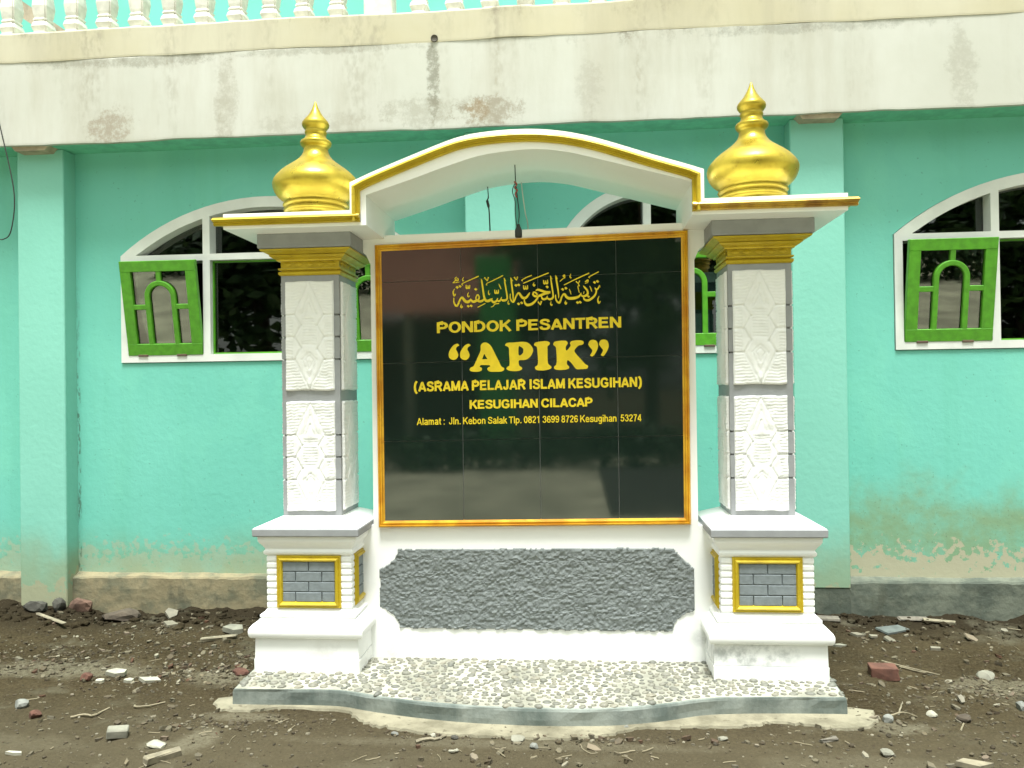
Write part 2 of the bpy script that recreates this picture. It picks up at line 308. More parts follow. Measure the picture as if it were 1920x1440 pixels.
def sweep_xz(name, path, prof, y0, closed=False):
    """moulding: path in XZ, profile points (n = in-plane normal, p = proud towards -Y from y0), mitred"""
    P = [Vector((p[0], p[1])) for p in path]; m = len(P); v = []; f = []; k = len(prof)
    for i in range(m):
        a = (P[i]-P[i-1]).normalized() if (closed or i > 0) else None; b = (P[(i+1) % m]-P[i]).normalized() if (closed or i < m-1) else None
        if a is None: a = b
        if b is None: b = a
        na, nb = Vector((-a.y, a.x)), Vector((-b.y, b.x)); mm = (na+nb).normalized(); mm = mm/max(.3, mm.dot(nb))
        for n_, p_ in prof: v.append((P[i].x+mm.x*n_, y0-p_, P[i].y+mm.y*n_))
    for i in range(m if closed else m-1):
        for j in range(k): f.append((i*k+j, i*k+(j+1) % k, ((i+1) % m)*k+(j+1) % k, ((i+1) % m)*k+j))
    if not closed: f.append(tuple(range(k))); f.append(tuple((m-1)*k+j for j in range(k))[::-1])
    bm = bmesh.new(); me = mesh(name, v, f); bm.from_mesh(me); bpy.data.meshes.remove(me)
    return frombm(name, bm)
def tube(name, pts, rad, seg=6, smooth=True):
    P = [Vector(p) for p in pts]; v = []; f = []; n = len(P)
    rr = rad if isinstance(rad, (list, tuple)) else [rad]*n
    for i in range(n):
        d = (P[min(i+1, n-1)]-P[max(i-1, 0)]).normalized(); s = d.cross(Vector((0.3, 1, 0.2))).normalized(); t = d.cross(s)
        for j in range(seg):
            a = 2*math.pi*j/seg; v.append(P[i]+s*(rr[i]*math.cos(a))+t*(rr[i]*math.sin(a)))
    for i in range(n-1):
        for j in range(seg): f.append((i*seg+j, i*seg+(j+1) % seg, (i+1)*seg+(j+1) % seg, (i+1)*seg+j))
    f.append(tuple(range(seg))[::-1]); f.append(tuple((n-1)*seg+j for j in range(seg)))
    return mesh(name, v, f, smooth)

# ------------------------------------------------------------------ ground
def ground_h(x, y):
    h = .012*fbm(x*1.7, y*1.7, o=4, s=1) + .006*fbm(x*9, y*9, o=4, s=5) + (.005*np.clip((y-3.3)/1.2, 0, 1)+.0025)*fbm(x*26, y*26, o=2, s=15)
    bank = np.clip((y-4.72)/.5, 0, 1); bank = bank*bank*(3-2*bank)
    lump = .03+.035*vnoise(x*3.1, y*2.0, s=9)+.022*vnoise(x*8.3, y*6, s=11)
    h = h + bank*np.clip(lump, 0, 1)*(1+.3*(x < -1)) 
    near = np.clip(1-np.maximum(np.abs(x+.2)/1.75, np.abs(y-3.9)/.75), 0, 1); h = h*(1-np.clip(near*8, 0, 1))
    far = np.clip((np.hypot(x, y-3)-7)/6, 0, 1); h = h*(1-far)
    return h - .004
def make_ground():
    xs = np.unique(np.concatenate([np.linspace(-400, -20, 12), np.linspace(-20, -5, 16), np.arange(-5, 4.6, .018), np.linspace(4.6, 20, 16), np.linspace(20, 400, 12)]))
    ys = np.unique(np.concatenate([np.linspace(-400, -20, 12), np.linspace(-20, 1.4, 16), np.arange(1.4, 2.8, .05), np.arange(2.8, 5.4, .018), np.linspace(5.4, 30, 8), np.linspace(30, 400, 8)]))
    gx, gy = np.meshgrid(xs, ys); z = ground_h(gx, gy); nx, ny = len(xs), len(ys)
    v = np.stack([gx.ravel(), gy.ravel(), z.ravel()], 1)
    i = np.arange(nx*ny).reshape(ny, nx); f = np.stack([i[:-1, :-1].ravel(), i[:-1, 1:].ravel(), i[1:, 1:].ravel(), i[1:, :-1].ravel()], 1)
    me = bpy.data.meshes.new('ground'); me.from_pydata(v.tolist(), [], f.tolist()); me.polygons.foreach_set('use_smooth', [True]*len(me.polygons))
    o = link('ground', me, 'dirt'); o['kind'] = 'structure'
make_ground()
def gz(x, y): return float(ground_h(np.array([x]), np.array([y]))[0])

# cement spilled around the podium foot
def cement_sheet(name, poly, z, jit, n=7, seed=3):
    rr = random.Random(seed); pts = [np.array(p, float) for p in catmull(poly, n, True)]
    pts = [p+np.array([rr.uniform(-jit, jit), rr.uniform(-jit, jit)]) for p in pts]
    loops = [[Vector((p[0], p[1], 0)) for p in pts]]; t = tessellate_polygon(loops); n_ = len(pts)
    v = [(p[0], p[1], z) for p in pts]+[(p[0]+(p[0]-np.mean([q_[0] for q_ in pts]))*.006, p[1]-.012, -.02) for p in pts]
    f = [tuple(a) for a in t]+[(i, (i+1) % n_, n_+(i+1) % n_, n_+i) for i in range(n_)]
    bm = bmesh.new(); me = mesh(name, v, f); bm.from_mesh(me); bpy.data.meshes.remove(me)
    o = link(name, frombm(name, bm), 'cement'); o['kind'] = 'structure'; return o
cement_sheet('cement_apron', [(-1.71, 3.60), (-1.54, 3.575), (-1.43, 3.61), (-1.12, 3.60), (-1.04, 3.53), (-.92, 3.445), (-.85, 3.435), (-.70, 3.38), (-.53, 3.37), (-.32, 3.36), (-.07, 3.36), (.11, 3.41), (.25, 3.48), (.41, 3.49), (.60, 3.51), (.76, 3.535), (.82, 3.565), (.99, 3.55), (1.09, 3.515), (1.21, 3.532), (1.30, 3.62), (1.29, 3.67), (1.2, 3.75), (0, 3.9), (-1.6, 3.75)], .006, .010)

# ------------------------------------------------------------------ the building
BY = 5.25
B = thing('dormitory_building', (0, BY, 0), 'mint green two-storey building with arched windows and stained balcony behind the sign', 'building')
WZ0, WZR, RISE = 1.70, 2.445, .385
def arch_out(cx, hw, inset=0.0, n=26, z0=WZ0):
    Rr = (hw*hw+RISE*RISE)/(2*RISE); zc = WZR+RISE-Rr; r = Rr-inset; h = hw-inset
    zs = zc+math.sqrt(max(0, r*r-h*h)); th = math.asin(min(1, h/r))
    pts = [(cx-h, z0), (cx+h, z0)]
    for i in range(n+1):
        a = th-2*th*i/n; pts.append((cx+r*math.sin(a), zc+r*math.cos(a)))
    return pts
WINS = [(-2.112, 1.052, 'three'), (.468, .592, 'two'), (3.08, 1.052, 'three')]
holes = [arch_out(cx, hw) for cx, hw, k in WINS]
link('wall', prism_xz('wall', [(-12, -.1), (12, -.1), (12, 3.2), (-12, 3.2)], BY, BY+.16, holes), 'mint_wall', B)
for x0, x1 in ((-3.827, -3.492), (-.721, -.392), (1.359, 1.689), (4.62, 4.95), (-7.0, -6.66)):
    link('pilaster', boxme('pilaster', x0, x1, BY-.13, BY+.01, (.205 if x0 > 1 else -.1), 3.17, .006), 'mint_pilaster', B)
    if x0 > 1: link('pilaster_foot', boxme('pilaster_foot', x0-.003, x1+.003, BY-.126, BY+.01, -.1, .2045, .006), 'plinth_plaster', B)
def rough_plinth(x0, x1):
    n = int((x1-x0)/.03)+1; xs = np.linspace(x0, x1, n)
    rows = [(BY-.075, -.1), (BY-.072, .05), (BY-.07, .15), (BY-.068, .222), (BY-.06, .234), (BY-.03, .243), (BY+.01, .256)]; v = []; f = []
    for r_, (y, z) in enumerate(rows):
        for x in xs: v.append((x, y+.006*vnoise(np.array(x*6.), np.array(z*9.), s=3), z+(.010*vnoise(np.array(x*3.), np.array(y*20.), s=4)+.006*vnoise(np.array(x*19.), np.array(y*40.), s=6) if r_ > 2 else 0)))
    for r_ in range(len(rows)-1):
        for i in range(n-1): f.append((r_*n+i, r_*n+i+1, r_*n+n+i+1, r_*n+n+i))
    link('plinth', mesh('plinth', v, f, False), 'plinth_plaster', B)
for a in ((-12, -7.0), (-6.66, -3.827), (-3.492, -.721), (-.392, 1.359), (1.689, 4.62), (4.95, 12)): rough_plinth(*a)
link('soffit', boxme('soffit', -12, 12, BY-.222, BY+.5, 3.172, 3.26), 'soffit_green', B)
for x0, x1 in ((-3.80, -3.53), (1.385, 1.66)):
    link('corbel', prism_xz('corbel', [(x0, 3.1715), (x0+.03, 3.138), (x1-.03, 3.138), (x1, 3.1715)], BY-.222, BY-.12), 'concrete_brown', B)
def fascia_mesh(name, z0, z1, y0, s):
    xs = np.arange(-12, 12.01, .06); v = []; f = []; n = len(xs)
    for r_, (y, z) in enumerate(((y0+.03, z0), (y0, z0), (y0-.001, z0+.012), (y0-.001, (z0+z1)/2), (y0-.001, z1-.012), (y0+.006, z1), (y0+.3, z1))):
        for x in xs: v.append((x, y+(.004*vnoise(np.array(x*2.), np.array(z*3.), s=s) if r_ else 0), z+(.006*vnoise(np.array(x*2.3), np.array(r_*.01), s=s+1)+.003*vnoise(np.array(x*9.), np.array(0.), s=s+2))))
    for r_ in range(6):
        for i in range(n-1): f.append((r_*n+i, r_*n+i+1, r_*n+n+i+1, r_*n+n+i))
    return mesh(name, v, f)
link('balcony_beam', fascia_mesh('balcony_beam', 3.166, 3.735, BY-.25, 21), 'fascia_white', B)
curb = link('balcony_curb', fascia_mesh('balcony_curb', 3.726, 3.928, BY-.2525, 31), 'fascia_cream', B)
link('drain_pipe', lathe('drain_pipe', 0, 0, [(-.02, .023), (.004, .023), (.005, .021), (.002, .0205), (.001, .001)], 20), 'hole_dark', B)
dp = bpy.data.objects['drain_pipe']; dp.rotation_euler = (R(90), 0, 0); dp.location = (-.887, BY-.258, 3.742)
link('balcony_floor', boxme('balcony_floor', -12, 12, BY+.04, BY+1.6, 3.70, 3.78), 'concrete_brown', B)
link('upper_wall', boxme('upper_wall', -12, 12, BY+1.45, BY+1.6, 3.78, 7.0), 'mint_upper', B)
link('stair_beam', boxme('stair_beam', -.06, .06, -.05, .05, -.7, .7), 'concrete_brown', B)
sb = bpy.data.objects['stair_beam']; sb.rotation_euler = (0, R(-55), 0); sb.location = (-4.35, BY+1.2, 4.55)
bp = [(0, .062), (.012, .062), (.014, .050), (.03, .046), (.038, .050), (.06, .058), (.085, .052), (.098, .042), (.104, .049), (.114, .049), (.12, .042), (.14, .047), (.20, .054), (.30, .045), (.40, .036), (.47, .034), (.48, .046), (.495, .046), (.505, .035), (.56, .055), (.60, .058), (.62, .05), (.64, .062), (.66, .062)]
bme = loft_sq('baluster', 0, 0, bp)
bmm = bmesh.new(); bmm.from_mesh(bme); bmesh.ops.bevel(bmm, geom=[e for e in bmm.edges if abs(e.verts[0].co.z-e.verts[1].co.z) > 1e-4], offset=.009, segments=2, affect='EDGES'); bme2 = frombm('baluster', bmm)
k = -26
for i in range(-30, 40):
    x = -1.543-.2283*(i) if i >= 0 else None
    if i >= 0 and x > -9:
        o = link('baluster', bme2, 'baluster_white', B); o.location = (x, BY-.165, 3.924); o.rotation_euler = (0, 0, random.uniform(-.05, .05))
for i in range(22):
    x = -.996+.2316*i
    if x < 4.6: o = link('baluster', bme2, 'baluster_white', B); o.location = (x, BY-.165, 3.924); o.rotation_euler = (0, 0, random.uniform(-.05, .05))
link('balustrade_post', boxme('balustrade_post', -1.353, -1.168, BY-.24, BY-.09, 3.92, 4.62, .008), 'baluster_white', B)
link('balustrade_rail', boxme('balustrade_rail', -9, 5, BY-.25, BY-.09, 4.578, 4.66, .012), 'baluster_white', B)
# dim room behind the windows
bm = bmesh.new(); bbox(bm, -12, 12, BY+4.2, BY+4.3, -.1, 3.3); bbox(bm, -12, 12, BY+.17, BY+4.2, .2, .25); bbox(bm, -12, 12, BY+.17, BY+4.3, 3.165, 3.17); bbox(bm, -12.1, -12, BY+.16, BY+4.3, -.1, 3.3); bbox(bm, 12, 12.1, BY+.16, BY+4.3, -.1, 3.3)
link('room_interior', frombm('room_interior', bm), 'dark_interior', B)

def sash_mesh(w_, h_):
    """timber sash in local XZ, origin at bottom centre, bars included"""
    bm = bmesh.new(); s = .074; t = .0175; hw = w_/2
    bbox(bm, -hw, hw, -t, t, 0, s+.006, .003); bbox(bm, -hw, hw, -t, t, h_-s, h_, .003)
    bbox(bm, -hw, -hw+s, -t+.0008, t-.0008, s+.004, h_-s+.002, .003); bbox(bm, hw-s, hw, -t+.0008, t-.0008, s+.004, h_-s+.002, .003)
    ro, bw = w_*.205, .034; zt = h_*.79; zc = zt-ro
    bt = t-.004
    # arch bar
    N = 18; vin = []; 
    path = [(-ro+bw/2, s+.003), (-ro+bw/2, zc)]+[(-(ro-bw/2)*math.cos(math.pi*i/N), zc+(ro-bw/2)*math.sin(math.pi*i/N)) for i in range(1, N)]+[(ro-bw/2, zc), (ro-bw/2, s+.003)]
    me = sweep_xz('x', path, [(-bw/2, -bt), (-bw/2, bt), (-bw/2+.005, bt+.003), (bw/2-.005, bt+.003), (bw/2, bt), (bw/2, -bt)], 0); bm.from_mesh(me); bpy.data.meshes.remove(me)
    bbox(bm, -bw/2, bw/2, -bt-.001, bt, zt-.006, h_-s+.003, .003)
    zm = h_*.515
    bbox(bm, -hw+s-.003, -ro+.003, -bt-.001, bt, zm-bw/2, zm+bw/2, .003); bbox(bm, ro-.003, hw-s+.003, -bt-.001, bt, zm-bw/2, zm+bw/2, .003)
    return frombm('sash', bm)
def add_sash(win, cx, w_, tilt):
    h_ = .648; z0 = 1.754; y = BY+.004
    m = Matrix.Translation((cx, y, z0)) @ Matrix.Rotation(R(tilt), 4, 'X')
    o = link('sash', sash_mesh(w_, h_), 'sash_green', win); o.matrix_basis = m
    g_ = link('pane', boxme('pane', -w_/2+.06, w_/2-.06, .004, .008, .06, h_-.06), 'glass', win); g_.matrix_basis = m
    for dx in (-.3, .22):
        hgo = link('hinge', boxme('hinge', cx+dx*w_-.035, cx+dx*w_+.035, y-.022, y-.012, z0-.010, z0+.004, .002), 'rust', win)
def window(cx, hw, kind, tilts):
    y0, y1 = BY-.010, BY+.115; fw = .056
    bm = bmesh.new()
    me = prism_xz('f', arch_out(cx, hw-.002), y0, y1, [arch_out(cx, hw-.002, fw+.012, z0=2.443)]); 
    bpy.data.meshes.remove(me)
    outer = arch_out(cx, hw-.005, z0=WZ0+.004); il = cx-hw+fw; ir = cx+hw-fw
    top_hole = arch_out(cx, hw-.002, fw+.016); zl = 2.446
    # top light opening: clip the inset arch at the rail
    top_hole = [p for p in top_hole[2:] if p[1] > zl+.004]
    xr, xl = top_hole[0][0]+.02, top_hole[-1][0]-.02
    xr, xl = min(xr, ir+.02), max(xl, il-.02)
    top = [(xl, zl), (xr, zl)]+top_hole
    mul = [cx-hw+.598, cx+hw-.598-.05] if kind == 'three' else [cx-.025]
    edges = [il]+sum([[a, a+.05] for a in mul], [])+[ir]
    low = [[(edges[i], 1.754), (edges[i+1], 1.754), (edges[i+1], 2.402), (edges[i], 2.402)] for i in range(0, len(edges), 2)]
    # split the top light by mullions
    tops = []
    te = [xl]+sum([[a, a+.05] for a in mul], [])+[xr]
    def ztop(x):
        for (a, za), (b, zb) in zip(top_hole[:-1], top_hole[1:]):
            if b <= x <= a: return zb+(za-zb)*(x-b)/(a-b)
        return zl+.004
    for i in range(0, len(te), 2):
        a, b = te[i], te[i+1]; xs = np.linspace(b, a, 14)
        tops.append([(a, zl), (b, zl)]+[(x, max(ztop(x), zl+.003)) for x in xs])
    win = link('window', prism_xz('window', outer, y0, y1, low+tops), 'window_white', B)
    for i, (p, tlt) in enumerate(zip(low, tilts)):
        a, b = p[0][0], p[1][0]
        if tlt is None:
            link('pane', boxme('pane', a+.004, b-.004, BY+.05, BY+.054, 1.758, 2.398), 'glass', win)
            bm = bmesh.new(); e = .010
            bbox(bm, a+.0015, a+e, BY+.03, BY+.049, 1.756, 2.400); bbox(bm, b-e, b-.0015, BY+.03, BY+.049, 1.756, 2.400); bbox(bm, a+e, b-e, BY+.03, BY+.049, 2.400-e, 2.400); bbox(bm, a+e, b-e, BY+.03, BY+.049, 1.756, 1.756+e)
            link('glazing_bead', frombm('glazing_bead', bm), 'sash_green', win)
        else: add_sash(win, (a+b)/2, b-a-.006, tlt)
    for p in tops:
        zz = max(q_[1] for q_ in p)
        link('pane', boxme('pane', p[0][0]-.01, p[1][0]+.01, BY+.085, BY+.089, zl-.006, zz+.02), 'glass', win)
    bpy.data.meshes
    return win
window(-2.112, 1.052, 'three', (10.2, None, 9.0))
window(.468, .592, 'two', (0.5, 0.0))
window(3.08, 1.052, 'three', (9.0, None, 8.0))

# ------------------------------------------------------------------ podium with pebbles
PO = [(-1.655, 3.632), (-1.40, 3.636), (-1.15, 3.635), (-.95, 3.575), (-.70, 3.512), (-.45, 3.478), (-.15, 3.467), (.12, 3.485), (.36, 3.545), (.57, 3.622), (.85, 3.652), (1.185, 3.662)]
pf = [tuple(p) for p in catmull(PO, 6)]
def podium():
    out = pf+[(1.225, 4.42), (-1.70, 4.42)]
    loops = [[Vector((p[0], p[1], 0)) for p in out]]; t = tessellate_polygon(loops); n = len(out)
    rings = [(-.05, .0), (.03, .001), (.066, .002), (.076, .006), (.080, .013)]
    v = []; f = []; cx, cy = -.22, 4.0
    for z, ins in rings:
        for i, p in enumerate(out):
            d = math.hypot(p[0]-cx, p[1]-cy); j = .003*float(vnoise(np.array(p[0]*9), np.array(z*60), s=4))
            v.append((p[0]-(p[0]-cx)/d*ins, p[1]-(p[1]-cy)/d*ins+j, z))
    for r_ in range(len(rings)-1):
        for i in range(n): f.append((r_*n+i, r_*n+(i+1) % n, (r_+1)*n+(i+1) % n, (r_+1)*n+i))
    nf = len(f); f += [tuple((len(rings)-1)*n+i for i in a) for a in t]
    me = mesh('podium', v, f); me.materials.append(MT['kerb_cement']); me.materials.append(MT['pebble_bed'])
    for i in range(nf, len(f)): me.polygons[i].material_index = 1
    bm = bmesh.new(); bm.from_mesh(me); bmesh.ops.recalc_face_normals(bm, faces=bm.faces); bm.to_mesh(me); bm.free()
    return link('podium', me)
POD = tag(podium(), 'low grey cement podium set with rounded pebbles under the sign', 'podium')
def front_y(x):
    for a, b in zip(pf[:-1], pf[1:]):
        if a[0] <= x <= b[0]: return a[1]+(b[1]-a[1])*(x-a[0])/(b[0]-a[0])
    return 3.64
def pebble_mesh(seed, sub=2):
    bm = bmesh.new(); bmesh.ops.create_icosphere(bm, subdivisions=sub, radius=1); rr = random.Random(seed)
    ph = [rr.uniform(0, 6) for _ in range(4)]
    for v in bm.verts:
        c_ = v.co.copy(); k_ = 1+.12*math.sin(2.2*c_.x+ph[0])+.10*math.sin(2.7*c_.y+ph[1])+.07*math.sin(3.5*c_.z+ph[2]); v.co = Vector((c_.x*k_, c_.y*k_*.74, max(c_.z, -.5)*.52))
    return frombm('pebble', bm, True)
PM = [pebble_mesh(i) for i in range(8)]
for m_ in PM: m_.materials.append(MT['pebble'])
def pebbles():
    rr = random.Random(11); pts = []; cell = {}
    def ok(x, y, r_):
        a, b = int(x/.06), int(y/.06)
        for i in (-1, 0, 1):
            for j in (-1, 0, 1):
                for p in cell.get((a+i, b+j), ()):
                    if (p[0]-x)**2+((p[1]-y)*1.18)**2 < (1.04*(p[2]+r_))**2: return False
        return True
    for _ in range(60000):
        x = rr.uniform(-1.66, 1.20); y = rr.uniform(3.47, 4.12); r_ = rr.choice((.013, .016, .018, .020, .022, .024))
        if y < front_y(x)+.022 or x < -1.645 or x > 1.175+(y-3.66)*.05: continue
        if y > 3.87 and (x < -1.115 or x > .64): continue
        if y > 4.085: continue
        if ok(x, y, r_): pts.append((x, y, r_)); cell.setdefault((int(x/.06), int(y/.06)), []).append((x, y, r_))
    pts.sort(key=lambda p: -p[2]/p[1]**1.5)
    near = pts[:300]; rest = pts[300:]
    for x, y, r_ in near:
        o = link('pebble', PM[rr.randrange(8)], None, POD); o.location = (x, y, .0795+r_*.02); o.rotation_euler = (rr.uniform(-.25, .25), rr.uniform(-.25, .25), rr.gauss(0, .5)); s_ = r_*rr.uniform(.95, 1.15); o.scale = (s_, s_*rr.uniform(.85, 1.15), s_*rr.uniform(.7, 1.1))
    bm = bmesh.new(); tm = [pebble_mesh(40+i, 1) for i in range(5)]
    for x, y, r_ in rest:
        b2 = tm[rr.randrange(5)].copy(); s_ = r_*rr.uniform(.95, 1.15)
        b2.transform(Matrix.Translation((x, y, .0795+r_*.02)) @ Matrix.Rotation(rr.gauss(0, .5), 4, 'Z') @ Matrix.Diagonal((s_, s_, s_, 1))); bm.from_mesh(b2); bpy.data.meshes.remove(b2)
    o = link('small_pebbles', frombm('small_pebbles', bm, True), 'pebble_joined', POD); o['kind'] = 'stuff'
    return len(pts)
print('pebbles', pebbles())

# ------------------------------------------------------------------ the sign
S = thing('entrance_sign', (-.24, 4.12, .08), 'white and gold masonry school sign with two columns, domes and a black board', 'sign')
CY = 4.12
XL, XR = -1.370, .897
FP = [(-.0165, 0), (-.0165, .007), (-.0125, .014), (-.006, .012), (-.003, .018), (.004, .022), (.011, .017), (.014, .010), (.0165, .006), (.0165, 0)]
def frame_rect(name, w_, h_, prof):
    return sweep_xz(name, [(-w_/2, -h_/2), (-w_/2, h_/2), (w_/2, h_/2), (w_/2, -h_/2)][::-1], prof, 0, True)
PF = frame_rect('panel_frame', .300, .232, FP)
def brick_me(w_, h_):
    return boxme('brick', -w_/2, w_/2, -.010, .012, -h_/2, h_/2, .0022)
pw, ph_ = .272, .204; bh = ph_/4
BF, BH = brick_me(pw/2-.004, bh-.004), brick_me(pw/4-.004, bh-.004)
QM = boxme('quoin', -.030, .030, -.030, .030, -.0165, .0165, .009, 2)
def pedestal(cx):
    prof = [(.078, .268), (.1455, .269), (.1465, .258), (.1485, .258), (.1495, .266), (.246, .264), (.252, .262), (.253, .276), (.261, .286), (.278, .291), (.298, .290), (.314, .280), (.326, .266), (.334, .254), (.340, .249), (.345, .240), (.350, .246), (.360, .247), (.367, .239), (.374, .226), (.384, .221), (.386, .216), (.655, .216), (.660, .225), (.668, .231), (.678, .232), (.685, .226), (.690, .224), (.706, .233), (.722, .246), (.734, .252), (.742, .252), (.757, .254), (.757, .20)]
    i0 = [i for i, q_ in enumerate(prof) if q_ == (.252, .262)][0]; i1 = [i for i, q_ in enumerate(prof) if q_ == (.340, .249)][0]
    prof = prof[:i0]+[tuple(p_) for p_ in catmull(prof[i0:i1+1], 4)]+prof[i1+1:]
    p = link('pedestal', loft_sq('pedestal', cx, CY, prof), 'white_paint', S)
    me = loft_sq('pedestal_cap', cx, CY, [(.757, .262), (.759, .269), (.764, .272), (.794, .273), (.800, .269), (.848, .150)])
    me.materials.append(MT['grey_paint']); me.materials.append(MT['white_paint'])
    for pl in me.polygons:
        if pl.center.z > .7975: pl.material_index = 1
    link('cap', me, None, p)
    f0 = CY-.216; zc = .524
    for rot, off in ((0, (0, -.216)), (math.pi/2, (.216, 0)), (-math.pi/2, (-.216, 0))):
        M_ = Matrix.Translation((cx+off[0], CY+off[1], zc)) @ Matrix.Rotation(rot, 4, 'Z')
        o = link('panel_frame', PF, 'gold_yellow', p); o.matrix_basis = M_
        o = link('panel_back', boxme('panel_back', -.14, .14, -.0015, .02, -.11, .11), 'brick_grey', p); o.matrix_basis = M_
        if rot == 0 or (rot > 0 and cx < 0) or (rot < 0 and cx > 0):
            for r_ in range(4):
                zz = (r_-1.5)*bh
                xs = [(-pw/4, BF), (pw/4, BF)] if r_ % 2 else [(-pw*3/8, BH), (0, BF), (pw*3/8, BH)]
                for x, me_ in xs:
                    o = link('brick', me_, 'brick_grey', p); o.matrix_basis = M_ @ Matrix.Translation((x, random.uniform(-.0008, .0008), zz))
    for sx in (-1, 1):
        for i in range(8):
            o = link('quoin', QM, 'white_paint', p); o.location = (cx+sx*.192, CY-.192, .4035+i*.0335)
            o.rotation_euler = (0, 0, random.choice((0, 1, 2, 3))*math.pi/2)
def seg_d(u, v, a, b):
    ax, ay = a; bx, by = b; dx, dy = bx-ax, by-ay; t = np.clip(((u-ax)*dx+(v-ay)*dy)/(dx*dx+dy*dy), 0, 1)
    return np.hypot(u-ax-t*dx, v-ay-t*dy)
def relief(seed):
    W_, H_ = .258, .566; nx, nz = 54, 112
    us, vs_ = np.linspace(-W_/2, W_/2, nx), np.linspace(0, H_, nz); u, v = np.meshgrid(us, vs_)
    g1, g2, g3 = H_*.69, H_*.49, H_*.285; a = .60*W_/2; hw = W_/2
    h = np.full(u.shape, .0115)
    def groove(p, q_, d=.0045, w_=.0035):
        nonlocal h
        s_ = seg_d(u, v, p, q_); h = h-d*np.exp(-(s_/w_)**2)
    for g in (g1, g2, g3):
        groove((-hw, g), (-a*1.05, g), .007, .003); groove((a*1.05, g), (hw, g), .007, .003)
    apex, foot = (0, H_*.985), (0, H_*.01); mid = (g1+g3)/2
    for sx in (-1, 1):
        groove(apex, (sx*a, g1)); groove(foot, (sx*a, g3)); groove((sx*a, g1), (sx*a*.55, mid+.06)); groove((sx*a, g3), (sx*a*.55, mid-.06))
        groove((sx*a*.55, mid+.06), (sx*a, g2)); groove((sx*a*.55, mid-.06), (sx*a, g2))
        for k_ in (.62, .34):
            groove((0, g3+(foot[1]-g3)*k_), (sx*a*k_*.8, g3-.002), .0028, .0028); groove((0, g1+(apex[1]-g1)*k_), (sx*a*k_*.8, g1+.002), .0028, .0028)
            groove((0, g3+.055*k_), (sx*a*k_*.8, g3-.002), .0028, .0028)
    band = (np.abs(u) < a*.5) & (v > g3+.065) & (v < g1-.02)
    h = h-band*.0028*(.5+.5*np.sin((v-g3)/.0145*2*math.pi))
    dist = np.minimum(np.abs(u), hw)
    tri = np.clip((apex[1]-v)/(apex[1]-g1), 0, 1)*a; side = (np.abs(u) > np.where(v > g1, tri, np.where(v < g3, np.clip(v/g3, 0, 1)*a, a))+.008)
    h = h-side*.0030*(.5+.5*np.sin((v+.004*vnoise(u*60, v*10, s=seed))/.0155*2*math.pi))*np.clip((hw-np.abs(u))/.02+.35, 0, 1)
    h = h+.0016*fbm(u*28, v*28, o=3, s=seed)
    ed = np.minimum(np.minimum(u+hw, hw-u), np.minimum(v, H_-v)); h = np.where(ed < 1e-6, -.004, h*np.clip(.6+ed/.008, 0, 1))
    uu = u*(1+.010*vnoise(v*25, u*0, s=seed+3)); vv = v+.0025*vnoise(u*22, v*0, s=seed+5)
    h = .0095+(h-.0095)*np.where(h > 0, 1.2, 1.); P = np.stack([uu.ravel(), -h.ravel(), vv.ravel()], 1); i = np.arange(nx*nz).reshape(nz, nx)
    f = np.stack([i[:-1, :-1].ravel(), i[:-1, 1:].ravel(), i[1:, 1:].ravel(), i[1:, :-1].ravel()], 1)
    return mesh('relief_panel', P.tolist(), f.tolist(), True)
RP = [relief(1), relief(2)]
